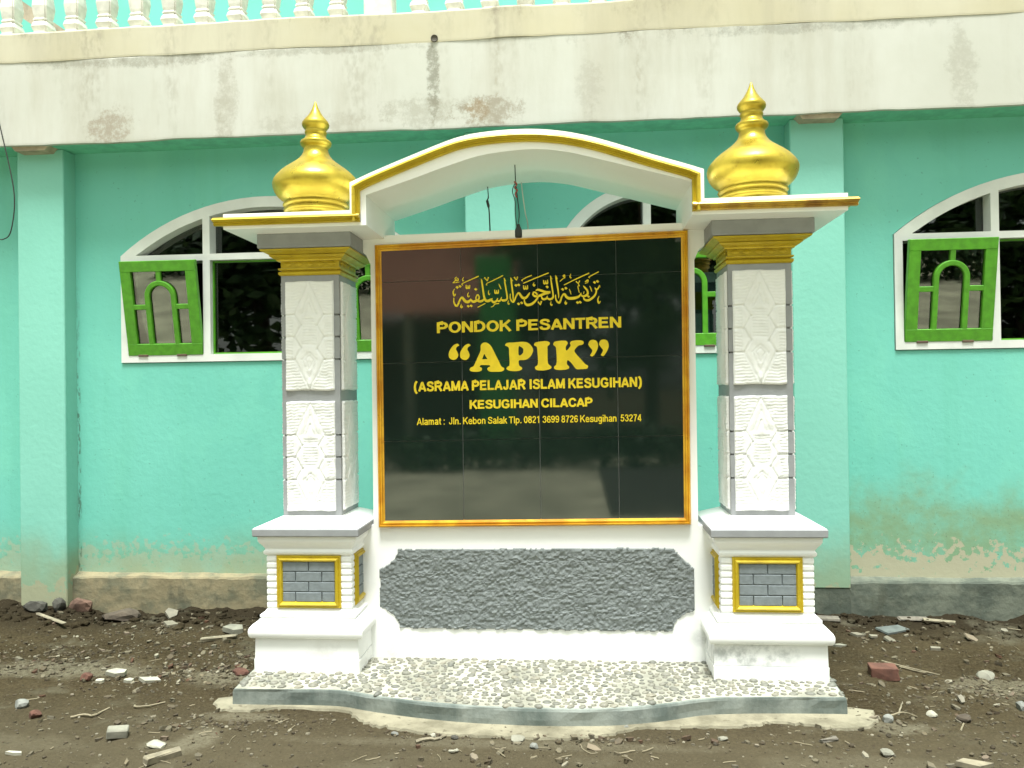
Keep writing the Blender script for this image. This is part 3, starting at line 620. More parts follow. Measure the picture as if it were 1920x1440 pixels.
def column(cx):
    z0, z1, zb = .846, 2.088, 1.466; hw = .153; prof = [(z0, hw), (z0+.018, hw)]
    pr = []
    for base in (.870, 1.489):
        pr += [base+.566*k_ for k_ in (.285, .49, .69)]
    prof = [(z0, hw)]
    for z in pr: prof += [(z-.005, hw), (z-.003, hw-.010), (z+.003, hw-.010), (z+.005, hw)]
    prof.append((z1, hw))
    p = link('column', loft_sq('column', cx, CY, prof), 'grey_paint', S)
    for k_, base in enumerate((.870, 1.489)):
        for rot, off in ((0, (0, -1)), (math.pi/2, (1, 0)), (-math.pi/2, (-1, 0)), (math.pi, (0, 1))):
            o = link('relief_panel', RP[k_], 'relief_white', p); o.matrix_basis = Matrix.Translation((cx+off[0]*(hw+.001)+(-.004 if rot == 0 else 0), CY+off[1]*(hw+.001), base)) @ Matrix.Rotation(rot, 4, 'Z')
    cp = [(2.084, .150), (2.086, .158), (2.092, .163), (2.100, .164), (2.105, .161), (2.107, .150), (2.111, .150), (2.1125, .161), (2.117, .165), (2.122, .164), (2.1245, .153), (2.128, .153), (2.157, .154), (2.158, .168), (2.166, .171), (2.167, .176), (2.175, .190), (2.182, .199), (2.186, .199), (2.1875, .193), (2.190, .203), (2.197, .216), (2.199, .222), (2.204, .233), (2.211, .234), (2.214, .226), (2.214, .15)]
    cap = link('capital', loft_sq('capital', cx, CY, cp), 'gold_yellow', S)
    bm = bmesh.new()
    for rot in (0, math.pi/2, -math.pi/2):
        for i in range(5):
            x = (i-2)*.058; vv = []
            for a, b, d in ((-.026, 0, 0), (0, .013, 0), (.026, 0, 0), (0, -.013, 0), (0, 0, .006)): vv.append(bm.verts.new(Matrix.Rotation(rot, 4, 'Z') @ Vector((x+a, -.1575-d, 2.1435+b))+Vector((cx, CY, 0))))
            for a in range(4): bm.faces.new((vv[a], vv[(a+1) % 4], vv[4]))
    link('diamond_band', frombm('diamond_band', bm), 'gold_yellow', cap)
    link('impost_block', boxme('impost_block', cx-.243, cx+.243, CY-.243, CY+.225, 2.2145, 2.288, .004), 'grey_paint', S)
    dz = 0.0
    dp_ = [(2.345, .160), (2.400, .157), (2.420, .152), (2.424, .160), (2.430, .167), (2.437, .169), (2.443, .165), (2.447, .157), (2.450, .158), (2.455, .169), (2.462, .174), (2.469, .171), (2.473, .162), (2.478, .163), (2.487, .173), (2.497, .187), (2.510, .201), (2.530, .215), (2.553, .2235), (2.575, .2255), (2.595, .219), (2.612, .207), (2.634, .187), (2.655, .162), (2.675, .134), (2.694, .108), (2.712, .088), (2.730, .074), (2.748, .066), (2.766, .063), (2.772, .064), (2.778, .072), (2.788, .080), (2.800, .082), (2.808, .077), (2.814, .066), (2.820, .060), (2.830, .054), (2.842, .052), (2.848, .056), (2.856, .058), (2.862, .055), (2.866, .053), (2.874, .060), (2.886, .069), (2.897, .072), (2.908, .069), (2.922, .058), (2.940, .042), (2.960, .029), (2.980, .019), (3.000, .011), (3.015, .006), (3.022, .001)]
    link('dome_finial', lathe('dome_finial', cx, 4.085, [(z+.005, r_) for z, r_ in dp_], 56), 'gold_dome', S)
for cx in (XL, XR): pedestal(cx); column(cx)

# canopy
OUT = [(-1.09, 2.497), (-.954, 2.553), (-.779, 2.619), (-.605, 2.681), (-.519, 2.703), (-.432, 2.715), (-.304, 2.722), (-.177, 2.719), (-.05, 2.703), (.075, 2.674), (.200, 2.634), (.363, 2.578), (.503, 2.533), (.60, 2.500)]
IN = [(-1.010, 2.433), (-.781, 2.503), (-.606, 2.560), (-.433, 2.606), (-.216, 2.624), (-.06, 2.609), (.074, 2.576), (.361, 2.495), (.545, 2.444)]
oc = [tuple(p) for p in catmull(OUT, 5)]; ic = [tuple(p) for p in catmull(IN, 7)]
poly = [(-1.726, 2.287), (-1.726, 2.362), (-1.09, 2.362)]+oc+[(.60, 2.362), (1.25, 2.366), (1.25, 2.287), (.545, 2.287)]+ic[::-1]+[(-1.010, 2.287)]
can = link('canopy', prism_xz('canopy', poly, 3.742, 4.345), 'white_paint', S)
GP = [(-.0185, -.004), (-.0185, .012), (-.013, .019), (-.008, .015), (-.005, .017), (0, .034), (.006, .040), (.012, .036), (.014, .026), (.0185, .024), (.0185, -.004)]
mid = []
for p in oc:
    mid.append((p[0], p[1]-.045))
mid[0] = (-1.056, 2.462); mid = [mid[0]]+[p for p in mid[1:] if -1.02 < p[0] < .53]+[(.562, 2.464)]
link('gold_moulding', sweep_xz('gold_moulding', [(-1.056, 2.302)]+mid+[(.562, 2.302)], GP, 3.742), 'gold_yellow', can)
link('gold_moulding', sweep_xz('gold_moulding', [(-1.768, 2.321), (-1.0375, 2.321)], GP, 3.7405), 'gold_yellow', can)
link('gold_moulding', sweep_xz('gold_moulding', [(.5435, 2.323), (1.290, 2.323)], GP, 3.7405), 'gold_worn', can)
for sx, ex in ((-1, -1.726), (1, 1.25)):
    o = link('gold_moulding', sweep_xz('gold_moulding', [(0, 0), (.60, 0)], GP, 0), 'gold_yellow', can)
    # returned along the end of the cornice, running back in depth
    if sx < 0: o.matrix_basis = Matrix.Translation((ex, 4.345, 2.321)) @ Matrix.Rotation(-math.pi/2, 4, 'Z')
    else: o.matrix_basis = Matrix.Translation((ex, 3.745, 2.323)) @ Matrix.Rotation(math.pi/2, 4, 'Z')

# board slab with lower wall
SH = .0125
def shz(x, z): return z+SH*(x+.24)
slab_poly = [(-1.30, .07), (.83, .07), (.83, .775), (.602, .775), (.602, shz(.6, 2.315)), (-1.086, shz(-1.086, 2.315)), (-1.086, .775), (-1.30, .775)]
slab = link('board_wall', prism_xz('board_wall', slab_poly, 4.100, 4.235), 'white_paint', S)
for x0, x1 in ((-1.135, -1.0855), (.6015, .655)):
    link('haunch', prism_xz('haunch', [(x0, 2.2865), (x1, 2.2865), (x1, 2.15), ((x0+x1)/2, 2.205), (x0, 2.225)] if x0 < 0 else [(x0, 2.2865), (x1, 2.2865), (x1, 2.205), ((x0+x1)/2, 2.19), (x0, 2.13)], 4.105, 4.23), 'white_paint', slab)
link('tile_bed', prism_xz('tile_bed', [(-1.03, shz(-1.03, .795)), (.54, shz(.54, .795)), (.54, shz(.54, 2.245)), (-1.03, shz(-1.03, 2.245))], 4.0905, 4.1005), 'grout', slab)
ce = [-1.03, -.602, -.200, .203, .54]; re = [.795, 1.226, 1.636, 2.064, 2.245]; g_ = .0013
rt = random.Random(4)
for i in range(4):
    for j in range(4):
        x0, x1, z0, z1 = ce[i]+g_, ce[i+1]-g_, re[j]+g_, re[j+1]-g_; cx, cz = (x0+x1)/2, (z0+z1)/2
        me = prism_xz('tile', [(x0-cx, shz(x0, z0)-cz), (x1-cx, shz(x1, z0)-cz), (x1-cx, shz(x1, z1)-cz), (x0-cx, shz(x0, z1)-cz)], -.004, .004)
        o = link('tile', me, 'black_tile', slab); o.location = (cx, 4.0875, cz); o.rotation_euler = (R(rt.uniform(-.12, .12)), 0, R(rt.uniform(-.12, .12)))
bfp = [(-.0215, 0), (-.0215, .016), (-.016, .030), (-.010, .033), (-.007, .026), (-.003, .029), (.003, .030), (.006, .022), (.010, .020), (.014, .018), (.0175, .010), (.0215, .009), (.0215, 0)]
fpts = [(-1.034, shz(-1.034, .7965)), (-1.037, shz(-1.034, 2.243)), (.549, shz(.549, 2.252)), (.543, shz(.543, .793))]
link('board_frame', sweep_xz('board_frame', fpts, [(-a, b) for a, b in bfp], 4.101, True), 'gold_orange', slab)

def in_poly(px, pz, poly):
    ins = np.zeros(px.shape, bool); n = len(poly)
    for i in range(n):
        x0, z0 = poly[i]; x1, z1 = poly[(i+1) % n]
        c_ = ((z0 > pz) != (z1 > pz)) & (px < (x1-x0)*(pz-z0)/(z1-z0+1e-12)+x0); ins ^= c_
    return ins
def rough_panel():
    def arc(cx, cz, r_, a0, a1): return [(cx+r_*math.cos(R(a0+(a1-a0)*i/8)), cz+r_*math.sin(R(a0+(a1-a0)*i/8))) for i in range(9)]
    x0, x1, z0, z1 = -1.066, .582, .222, .657; c_ = .108
    poly = arc(x0, z1, c_, -90, 0)[::1]
    P = arc(x0-.02, z1+.02, c_+.02, -78, -10)+[(x1-c_, z1+.008), (x1-c_*.55, z1-.045), (x1, z1-c_+.012)]+[(x1, z0+c_+.01)]+arc(x1+.01, z0-.01, c_+.015, 96, 172)+arc(x0-.01, z0-.01, c_+.015, 8, 84)
    st = .0055; xs = np.arange(x0-.01, x1+.01, st); zs = np.arange(z0-.02, z1+.02, st); X_, Z_ = np.meshgrid(xs, zs)
    jx = X_+.003*vnoise(X_*70, Z_*70, s=2); jz = Z_+.003*vnoise(X_*70, Z_*70, s=3); ins = in_poly(jx, jz, P)
    rid = 1-np.abs(fbm(X_*17+Z_*9, Z_*34-X_*8, o=4, s=8)); h = .006+.0016*np.clip(rid, -.3, 1)+.0034*fbm(X_*70, Z_*84, o=3, s=5)+.0022*fbm(X_*12, Z_*12, o=2, s=25)
    h = np.clip(h, .001, .03); idx = -np.ones(X_.shape, int)
    cell = ins[:-1, :-1] & ins[1:, :-1] & ins[:-1, 1:] & ins[1:, 1:]
    cnt = np.zeros(X_.shape, int)
    for a, b in ((0, 0), (1, 0), (0, 1), (1, 1)): cnt[a:a+cell.shape[0], b:b+cell.shape[1]] += cell
    use = cnt > 0; h = np.where(cnt == 4, h, -.002); idx[use] = np.arange(use.sum())
    V = np.stack([X_[use], 4.1005-h[use], Z_[use]], 1); r_, c2 = np.nonzero(cell)
    F = np.stack([idx[r_, c2], idx[r_, c2+1], idx[r_+1, c2+1], idx[r_+1, c2]], 1)
    link('rough_panel', mesh('rough_panel', V.tolist(), F.tolist(), False), 'rough_grey', slab)
rough_panel()

# ------------------------------------------------------------------ lettering (traced in photo pixels, laid on the board plane)
HM = [0.002924193720478333, -4.101935196385367e-05, -3.1392319692930473, 4.9378823185786125e-05, -0.002927603716173399, 3.6628406487225704, 5.9941349315513805e-05, 4.538797497617101e-06]
def bd(x, y):
    w_ = HM[6]*x+HM[7]*y+1; return ((HM[0]*x+HM[1]*y+HM[2])/w_, (HM[3]*x+HM[4]*y+HM[5])/w_)
class Ink:
    def __init__(s, y): s.v = []; s.f = []; s.y = y; s.k = 0
    def ribbon(s, pts, wid):
        """pts in px, wid half width px per point"""
        n = len(pts); b = len(s.v); y = s.y-.00012*(s.k % 9); s.k += 1
        P = [np.array(p, float) for p in pts]
        for i in range(n):
            a = P[i]-P[i-1] if i else P[1]-P[0]; c_ = P[i+1]-P[i] if i < n-1 else a
            a = a/(np.linalg.norm(a)+1e-9); c_ = c_/(np.linalg.norm(c_)+1e-9); na, nc = np.array([-a[1], a[0]]), np.array([-c_[1], c_[0]])
            m = na+nc; m = m/(np.linalg.norm(m)+1e-9); m = m/max(.45, m @ nc)
            for sg in (1, -1):
                X_, Z_ = bd(*(P[i]+sg*m*wid[i])); s.v.append((X_, y, Z_))
        for i in range(n-1): s.f.append((b+2*i, b+2*i+1, b+2*i+3, b+2*i+2))
    def poly(s, loops):
        b = len(s.v); y = s.y-.00012*(s.k % 9); s.k += 1
        L = [[Vector((*bd(*p), 0)) for p in l] for l in loops]
        for t in tessellate_polygon(L): s.f.append(tuple(b+i for i in t))
        for l in L:
            for p in l: s.v.append((p.x, y, p.y))
    def done(s, mat='letter_yellow'):
        bm = bmesh.new(); me = mesh('lettering', s.v, s.f); bm.from_mesh(me); bpy.data.meshes.remove(me)
        for f in bm.faces:
            if f.normal.y > 0: f.normal_flip()
        me = bpy.data.meshes.new('lettering'); bm.to_mesh(me); bm.free(); return link('lettering', me, mat, slab)
LY = 4.0815
# Arabic line: (x, y, half width) in 16x zoom pixels from four origins
A1 = [[(175, 930, 12), (175, 1050, 18), (215, 1150, 26), (260, 1175, 28), (300, 1130, 26), (340, 1030, 24), (390, 940, 26), (430, 930, 30), (470, 980, 36), (530, 1045, 38), (600, 1055, 38), (650, 1020, 30), (690, 960, 8)],
      [(690, 975, 8), (720, 1030, 30), (780, 1050, 34), (850, 1020, 32), (900, 1000, 30)], [(900, 1005, 24), (840, 970, 20), (850, 890, 18), (885, 845, 20), (925, 880, 20), (930, 950, 22), (900, 1010, 24)],
      [(890, 1020, 30), (960, 1040, 32), (1030, 1020, 28), (1075, 970, 20)], [(1000, 360, 5), (1010, 430, 22), (1040, 620, 24), (1065, 800, 25), (1090, 930, 28), (1130, 1010, 34), (1200, 1030, 36), (1280, 990, 32), (1335, 950, 8)],
      [(540, 545, 14), (550, 640, 20), (590, 640, 16), (600, 560, 10)], [(600, 565, 10), (615, 640, 18), (645, 640, 16), (655, 550, 12)],
      [(435, 500, 11), (660, 400, 14), (920, 285, 15)], [(430, 490, 10), (415, 530, 12), (445, 555, 10)], [(140, 485, 12), (240, 472, 12), (350, 460, 6)], [(150, 480, 12), (230, 410, 14), (290, 420, 16), (305, 370, 12), (235, 325, 13), (210, 380, 10), (270, 390, 10)],
      [(470, 315, 6), (440, 370, 12), (450, 430, 14), (480, 405, 6)], [(200, 660, 8), (155, 760, 17), (185, 870, 22), (240, 810, 6)], [(620, 770, 6), (590, 840, 15), (610, 905, 17), (650, 870, 6)], [(405, 1110, 6), (380, 1190, 14), (400, 1235, 14), (430, 1195, 14), (390, 1170, 10)],
      [(885, 1220, 10), (1000, 1162, 13), (1120, 1100, 13)], [(1090, 320, 18), (1180, 430, 11)], [(1180, 430, 9), (1215, 310, 18)]]
D1 = [(275, 620, 52), (360, 590, 48), (830, 675, 50), (605, 1185, 48), (695, 1175, 48)]
A2 = [[(205, 500, 10), (440, 390, 13), (690, 265, 13)], [(205, 500, 10), (190, 540, 11), (220, 555, 8)], [(340, 960, 8), (370, 1040, 28), (420, 1065, 32), (490, 1030, 26), (535, 940, 8)], [(510, 980, 8), (545, 1030, 26), (600, 1020, 24), (650, 910, 8)],
      [(630, 960, 8), (670, 1005, 30), (740, 1010, 30), (800, 980, 26), (815, 900, 22), (780, 680, 20), (750, 500, 20), (720, 330, 6)], [(720, 350, 14), (780, 440, 8)], [(920, 320, 6), (935, 420, 20), (965, 650, 22), (990, 850, 22), (1000, 1075, 10)], [(930, 350, 14), (985, 440, 8)],
      [(910, 810, 10), (905, 920, 16), (940, 1020, 20), (1000, 1060, 22), (1040, 1000, 22), (1080, 890, 22), (1140, 800, 24), (1180, 800, 28), (1220, 860, 32), (1280, 930, 36), (1340, 940, 36), (1400, 910, 30), (1460, 830, 24), (1490, 775, 14)],
      [(1020, 310, 18), (1095, 410, 11)], [(1095, 410, 9), (1130, 300, 18)], [(440, 690, 12), (455, 790, 20), (490, 790, 14), (498, 700, 8)], [(498, 700, 8), (515, 790, 18), (550, 780, 16), (550, 690, 10)], [(565, 515, 8), (595, 590, 14), (630, 670, 10)], [(265, 710, 6), (250, 780, 13), (270, 835, 15), (305, 805, 5)], [(855, 1010, 6), (840, 1080, 15), (862, 1125, 17), (895, 1090, 5)], [(325, 1215, 8), (400, 1180, 12), (450, 1120, 13), (570, 1105, 14)]]
D2 = [(1080, 560, 50), (1160, 545, 50), (1155, 1115, 50)]
A3 = [[(335, 500, 13), (700, 345, 15), (1100, 185, 15)], [(290, 400, 12), (420, 330, 13), (595, 255, 13)], [(285, 400, 12), (315, 435, 10)], [(345, 560, 14), (360, 660, 22), (400, 660, 14), (410, 570, 8)], [(410, 570, 8), (430, 665, 18), (465, 650, 16), (465, 555, 10)], [(665, 470, 6), (635, 540, 14), (660, 580, 16), (690, 545, 14), (650, 530, 10)],
      [(945, 400, 14), (960, 500, 22), (1000, 500, 14), (1010, 410, 8)], [(1010, 410, 8), (1030, 505, 18), (1070, 490, 16), (1065, 390, 10)], [(370, 960, 14), (375, 1050, 22), (420, 1130, 32), (490, 1150, 36), (590, 1120, 34), (690, 1040, 28), (770, 930, 22), (790, 880, 18)],
      [(790, 880, 30), (690, 885, 30), (635, 840, 26), (640, 780, 22), (680, 765, 20), (730, 800, 24), (770, 870, 24)], [(715, 720, 18), (780, 690, 28), (880, 720, 34), (1000, 760, 32), (1150, 770, 32)], [(1100, 790, 26), (980, 810, 30), (850, 860, 34), (780, 880, 28)],
      [(880, 880, 14), (910, 960, 26), (970, 975, 30), (1030, 950, 26), (1065, 870, 8)], [(1060, 920, 10), (1100, 970, 28), (1170, 970, 30), (1220, 930, 28), (1235, 860, 22), (1210, 680, 20), (1180, 480, 20), (1150, 260, 6)], [(1150, 290, 14), (1210, 380, 8)], [(780, 1050, 20), (850, 1150, 12)], [(850, 1150, 10), (885, 1030, 20)], [(1175, 1040, 6), (1160, 1110, 15), (1185, 1160, 17), (1215, 1125, 5)]]
D3 = [(290, 1085, 50), (1055, 605, 52)]
A4 = [[(105, 250, 6), (125, 360, 22), (165, 600, 22), (195, 800, 20), (200, 950, 6)], [(115, 280, 16), (165, 370, 8)], [(108, 840, 12), (110, 950, 18), (150, 1040, 24), (215, 1080, 28), (255, 1020, 26), (290, 910, 24), (340, 830, 26), (385, 830, 30), (430, 900, 34), (500, 945, 38), (600, 950, 40), (720, 930, 36), (820, 880, 26), (880, 780, 8)],
      [(875, 830, 10), (910, 880, 26), (970, 885, 30), (1040, 850, 32), (1075, 790, 28), (1050, 700, 26), (990, 630, 24), (940, 570, 10)], [(945, 820, 8), (965, 740, 10)], [(945, 910, 12), (970, 980, 24), (1050, 1010, 32), (1150, 980, 32), (1260, 890, 28), (1320, 790, 22), (1330, 700, 20)], [(1285, 620, 8), (1310, 670, 22), (1370, 670, 22), (1425, 560, 9), (1440, 630, 8)],
      [(360, 550, 13), (700, 380, 15), (1115, 190, 15)], [(1100, 310, 10), (1250, 230, 13), (1405, 150, 13)], [(1095, 310, 12), (1135, 340, 10)], [(235, 445, 10), (340, 350, 10), (385, 330, 10), (375, 250, 14), (330, 280, 12), (380, 320, 14)], [(570, 210, 6), (540, 280, 13), (555, 335, 15), (590, 320, 5)],
      [(720, 440, 18), (795, 510, 11)], [(830, 420, 16), (795, 510, 10), (820, 570, 14), (780, 580, 12), (785, 650, 12), (820, 780, 12)], [(990, 460, 14), (1060, 410, 24), (1095, 400, 10)], [(1090, 400, 12), (1070, 470, 12), (990, 500, 8)], [(520, 670, 8), (545, 740, 14), (572, 830, 10)], [(1130, 580, 8), (1165, 650, 16), (1195, 745, 10)], [(420, 1015, 6), (390, 1080, 14), (412, 1125, 16), (440, 1085, 14), (400, 1070, 10)], [(1415, 880, 6), (1375, 980, 17), (1405, 1085, 24), (1460, 1030, 6)]]
D4 = [(320, 680, 50), (415, 645, 50), (1275, 470, 52), (1365, 440, 52), (1095, 895, 48), (765, 1075, 52), (845, 1065, 52)]
ink = Ink(LY)
for org, strokes, dots in ((840, A1, D1), (900, A2, D2), (960, A3, D3), (1035, A4, D4)):
    for st in strokes:
        cs = catmull([(org+x/16, 500+y/16, w_/16*1.08) for x, y, w_ in st], 6) if len(st) > 2 else [np.array((org+x/16, 500+y/16, w_/16*1.08)) for x, y, w_ in st]
        ink.ribbon([(c_[0], c_[1]) for c_ in cs], [c_[2] for c_ in cs])
    for x, y, r_ in dots:
        cx, cy, r2 = org+x/16, 500+y/16, r_/16
        ink.poly([[(cx-r2, cy-r2*.1), (cx-r2*.1, cy-r2*.85), (cx+r2, cy+r2*.05), (cx+r2*.15, cy+r2*.95)]])
tag_l = ink.done(); tag_l['label'] = 'yellow Arabic calligraphy along the top of the black board'
# APIK in fat rounded serif letters (12x zoom pixels)
def z12(l, dx=0, dy=0, n=5): return [(830+(p[0]+dx)/12, 630+(p[1]+dy)/12) for p in catmull(l, n, True)]
QL = [(365, 195), (320, 172), (235, 215), (160, 320), (135, 410), (150, 490), (220, 535), (300, 520), (350, 440), (330, 360), (300, 300), (320, 245), (365, 215)]
GA = [(950, 145), (1020, 165), (1090, 230), (1180, 400), (1260, 560), (1320, 680), (1380, 720), (1375, 770), (1310, 800), (1180, 805), (1060, 800), (1005, 750), (1020, 710), (1070, 680), (1040, 655), (950, 652), (860, 655), (835, 690), (880, 720), (875, 770), (820, 800), (720, 805), (630, 790), (605, 750), (630, 710), (690, 680), (730, 610), (800, 450), (850, 330), (855, 220), (890, 165)]
GP_ = [(1410, 190), (1450, 155), (1600, 145), (1780, 130), (1900, 143), (1990, 215), (2035, 320), (1990, 440), (1920, 508), (1840, 540), (1725, 545), (1710, 600), (1730, 670), (1785, 710), (1775, 755), (1700, 785), (1580, 790), (1480, 775), (1435, 735), (1455, 695), (1500, 660), (1505, 550), (1495, 400), (1490, 280), (1460, 240), (1410, 215)]
HP = [(1710, 240), (1760, 245), (1810, 290), (1812, 360), (1770, 420), (1710, 425)]
GI = [(135, 190), (170, 145), (300, 120), (420, 115), (490, 150), (480, 200), (440, 235), (440, 330), (440, 500), (450, 610), (480, 650), (525, 690), (510, 735), (420, 765), (300, 775), (195, 765), (155, 715), (175, 680), (215, 650), (225, 550), (215, 400), (205, 290), (190, 240), (145, 215)]
GK = [(570, 170), (610, 125), (740, 105), (850, 108), (895, 150), (880, 195), (855, 230), (850, 290), (870, 325), (910, 290), (960, 210), (945, 170), (970, 120), (1060, 100), (1180, 97), (1245, 120), (1250, 170), (1210, 200), (1140, 215), (1080, 270), (1045, 330), (1080, 400), (1180, 510), (1290, 630), (1345, 660), (1350, 700), (1320, 735), (1200, 745), (1090, 743), (1040, 690), (960, 590), (895, 545), (875, 590), (880, 640), (925, 690), (910, 735), (820, 760), (700, 765), (610, 750), (583, 710), (600, 675), (635, 640), (648, 530), (640, 380), (630, 270), (610, 235), (575, 200)]
QR_ = [(1360, 190), (1390, 110), (1460, 85), (1540, 110), (1575, 200), (1560, 300), (1500, 410), (1450, 458), (1400, 435), (1430, 380), (1445, 320), (1400, 260)]
for loops in ([z12(QL)], [z12(QL, 255, 3)], [z12(GA), [(830+x/12, 630+y/12) for x, y in ((935, 400), (1008, 522), (885, 522))]], [z12(GP_), z12(HP)], [z12(GI, 1920)], [z12(GK, 1920)], [z12(QR_, 1920)], [z12(QR_, 1920+240, -8)]):
    ink = Ink(LY); ink.poly(loops); o = ink.done(); o.name = 'letter'
# plain sans letters drawn as strokes; unit = cap height
def el(cx, cy, rx, ry, a0=0, a1=360, n=20): return [(cx+rx*math.cos(R(a0+(a1-a0)*i/n)), cy+ry*math.sin(R(a0+(a1-a0)*i/n))) for i in range(n+1)]
def cm(*p): return [tuple(q_) for q_ in catmull(p, 5)]
G = {}
def gl_(ch, adv, *st): G[ch] = (adv, st)
gl_('P', .72, [(.1, 0), (.1, 1)], [(.1, .9), (.40, .9)]+el(.40, .675, .23, .225, 90, -90, 12)+[(.1, .45)])
gl_('O', .80, el(.4, .5, .31, .415)); gl_('N', .74, [(.1, 0), (.1, 1)], [(.11, .97), (.63, .03)], [(.64, 0), (.64, 1)])
gl_('D', .76, [(.1, 0), (.1, 1)], [(.1, .9), (.34, .9)]+el(.34, .5, .31, .4, 90, -90, 14)+[(.1, .1)])
gl_('K', .74, [(.1, 0), (.1, 1)], [(.66, 1), (.15, .42)], [(.30, .62), (.69, 0)])
gl_('E', .68, [(.1, 0), (.1, 1)], [(.1, .9), (.62, .9)], [(.1, .52), (.58, .52)], [(.1, .1), (.64, .1)])
S_ = ((.60, .70), (.53, .86), (.35, .91), (.17, .85), (.12, .72), (.20, .60), (.36, .53), (.55, .44), (.61, .28), (.53, .13), (.35, .085), (.15, .14), (.085, .32))
gl_('S', .70, cm(*S_)); gl_('A', .74, [(.06, 0), (.36, .93)], [(.38, .93), (.68, 0)], [(.34, .92), (.40, .92)], [(.17, .29), (.57, .29)]); gl_('T', .64, [(0, .9), (.64, .9)], [(.32, 0), (.32, .95)])
gl_('R', .76, [(.1, 0), (.1, 1)], [(.1, .9), (.42, .9)]+el(.42, .69, .22, .21, 90, -90, 12)+[(.1, .48)], [(.38, .50), (.68, 0)])
gl_('L', .62, [(.1, 0), (.1, 1)], [(.1, .1), (.60, .1)]); gl_('J', .58, [(.44, 1), (.44, .35)]+cm((.44, .33), (.40, .15), (.27, .085), (.14, .14), (.10, .32)))
gl_('I', .30, [(.15, 0), (.15, 1)]); gl_('M', .86, [(.1, 0), (.1, 1)], [(.12, .96), (.42, .05)], [(.42, .05), (.74, .96)], [(.76, 0), (.76, 1)])
gl_('U', .74, [(.1, 1), (.1, .4)]+cm((.1, .38), (.15, .17), (.37, .085), (.59, .17), (.64, .38))+[(.64, 1)]); gl_('H', .74, [(.1, 0), (.1, 1)], [(.64, 0), (.64, 1)], [(.1, .53), (.64, .53)])
gl_('G', .80, cm((.68, .70), (.58, .86), (.40, .915), (.19, .81), (.10, .5), (.19, .19), (.40, .085), (.58, .12), (.68, .20)), [(.68, .14), (.68, .52)], [(.42, .45), (.70, .45)])
gl_('C', .76, cm((.67, .67), (.58, .86), (.40, .915), (.19, .81), (.10, .5), (.19, .19), (.40, .085), (.59, .14), (.68, .34)))
gl_('(', .38, cm((.30, 1.05), (.15, .8), (.10, .43), (.15, .06), (.30, -.2))); gl_(')', .38, cm((.08, 1.05), (.23, .8), (.28, .43), (.23, .06), (.08, -.2)))
bowl = el(.30, .36, .22, .295); ar = lambda x: cm((x, .45), (x+.07, .61), (x+.2, .66), (x+.33, .58), (x+.36, .42))+[(x+.36, 0)]
gl_('a', .58, cm((.10, .53), (.17, .64), (.31, .67), (.44, .60), (.47, .45))+[(.47, .1), (.52, 0)], cm((.47, .40), (.28, .36), (.12, .28), (.10, .15), (.22, .06), (.38, .10), (.47, .22)))
gl_('l', .24, [(.12, 0), (.12, 1)]); gl_('i', .24, [(.12, 0), (.12, .72)], [(.12, .86), (.12, 1)]); gl_('n', .58, [(.1, 0), (.1, .72)], ar(.1)); gl_('h', .58, [(.1, 0), (.1, 1)], ar(.1))
gl_('m', .86, [(.1, 0), (.1, .72)], cm((.1, .45), (.16, .61), (.27, .66), (.38, .60), (.41, .44))+[(.41, 0)], cm((.41, .45), (.47, .61), (.58, .66), (.69, .60), (.72, .44))+[(.72, 0)])
gl_('t', .36, [(.17, .92), (.17, .2)]+cm((.17, .19), (.22, .08), (.34, .07)), [(.03, .66), (.33, .66)]); gl_('e', .60, [(.09, .38), (.52, .38)]+cm((.51, .42), (.43, .60), (.30, .67), (.14, .57), (.09, .36), (.14, .14), (.30, .06), (.44, .09), (.52, .22)))
gl_('b', .62, [(.1, 0), (.1, 1)], el(.31, .36, .21, .295)); gl_('o', .62, bowl); gl_('k', .54, [(.1, 0), (.1, 1)], [(.48, .72), (.13, .30)], [(.24, .45), (.52, 0)]); gl_('p', .62, [(.1, -.28), (.1, .72)], el(.31, .36, .21, .295))
gl_('s', .54, cm(*[(x*.78+.01, y*.73) for x, y in S_])); gl_('u', .58, [(.1, .72), (.1, .28)]+cm((.1, .27), (.16, .11), (.28, .06), (.41, .13), (.47, .3)), [(.47, 0), (.47, .72)]); gl_('g', .60, el(.29, .38, .2, .28), [(.5, .72), (.5, -.02)]+cm((.5, -.04), (.45, -.18), (.30, -.22), (.12, -.15)))
gl_('.', .26, [(.13, 0), (.13, .15)]); gl_(':', .26, [(.13, 0), (.13, .15)], [(.13, .56), (.13, .71)])
gl_('0', .58, el(.29, .5, .2, .43)); gl_('8', .58, el(.29, .735, .17, .195), el(.29, .29, .205, .225)); gl_('1', .58, [(.32, 0), (.32, 1)], [(.12, .74), (.31, .93)])
gl_('2', .58, cm((.08, .70), (.15, .87), (.30, .92), (.45, .84), (.47, .68), (.38, .50), (.20, .28), (.10, .12)), [(.07, .07), (.52, .07)])
gl_('3', .58, cm((.08, .72), (.16, .88), (.30, .92), (.44, .83), (.44, .66), (.28, .54)), cm((.28, .53), (.46, .44), (.49, .25), (.33, .08), (.16, .11), (.07, .27)))
gl_('6', .58, cm((.48, .74), (.40, .89), (.27, .91), (.13, .75), (.09, .45), (.10, .30)), el(.30, .31, .2, .235)); gl_('9', .58, cm((.10, .26), (.18, .11), (.31, .09), (.45, .25), (.49, .55), (.48, .70)), el(.28, .69, .2, .235))
gl_('7', .58, [(.06, .92), (.52, .92)], cm((.50, .90), (.32, .55), (.22, 0))); gl_('5', .58, [(.48, .92), (.17, .92), (.11, .5)], cm((.11, .49), (.28, .59), (.46, .49), (.48, .28), (.34, .08), (.17, .10), (.07, .25))); gl_('4', .58, [(.40, 0), (.40, 1)], [(.39, .95), (.06, .31)], [(.04, .26), (.56, .26)])
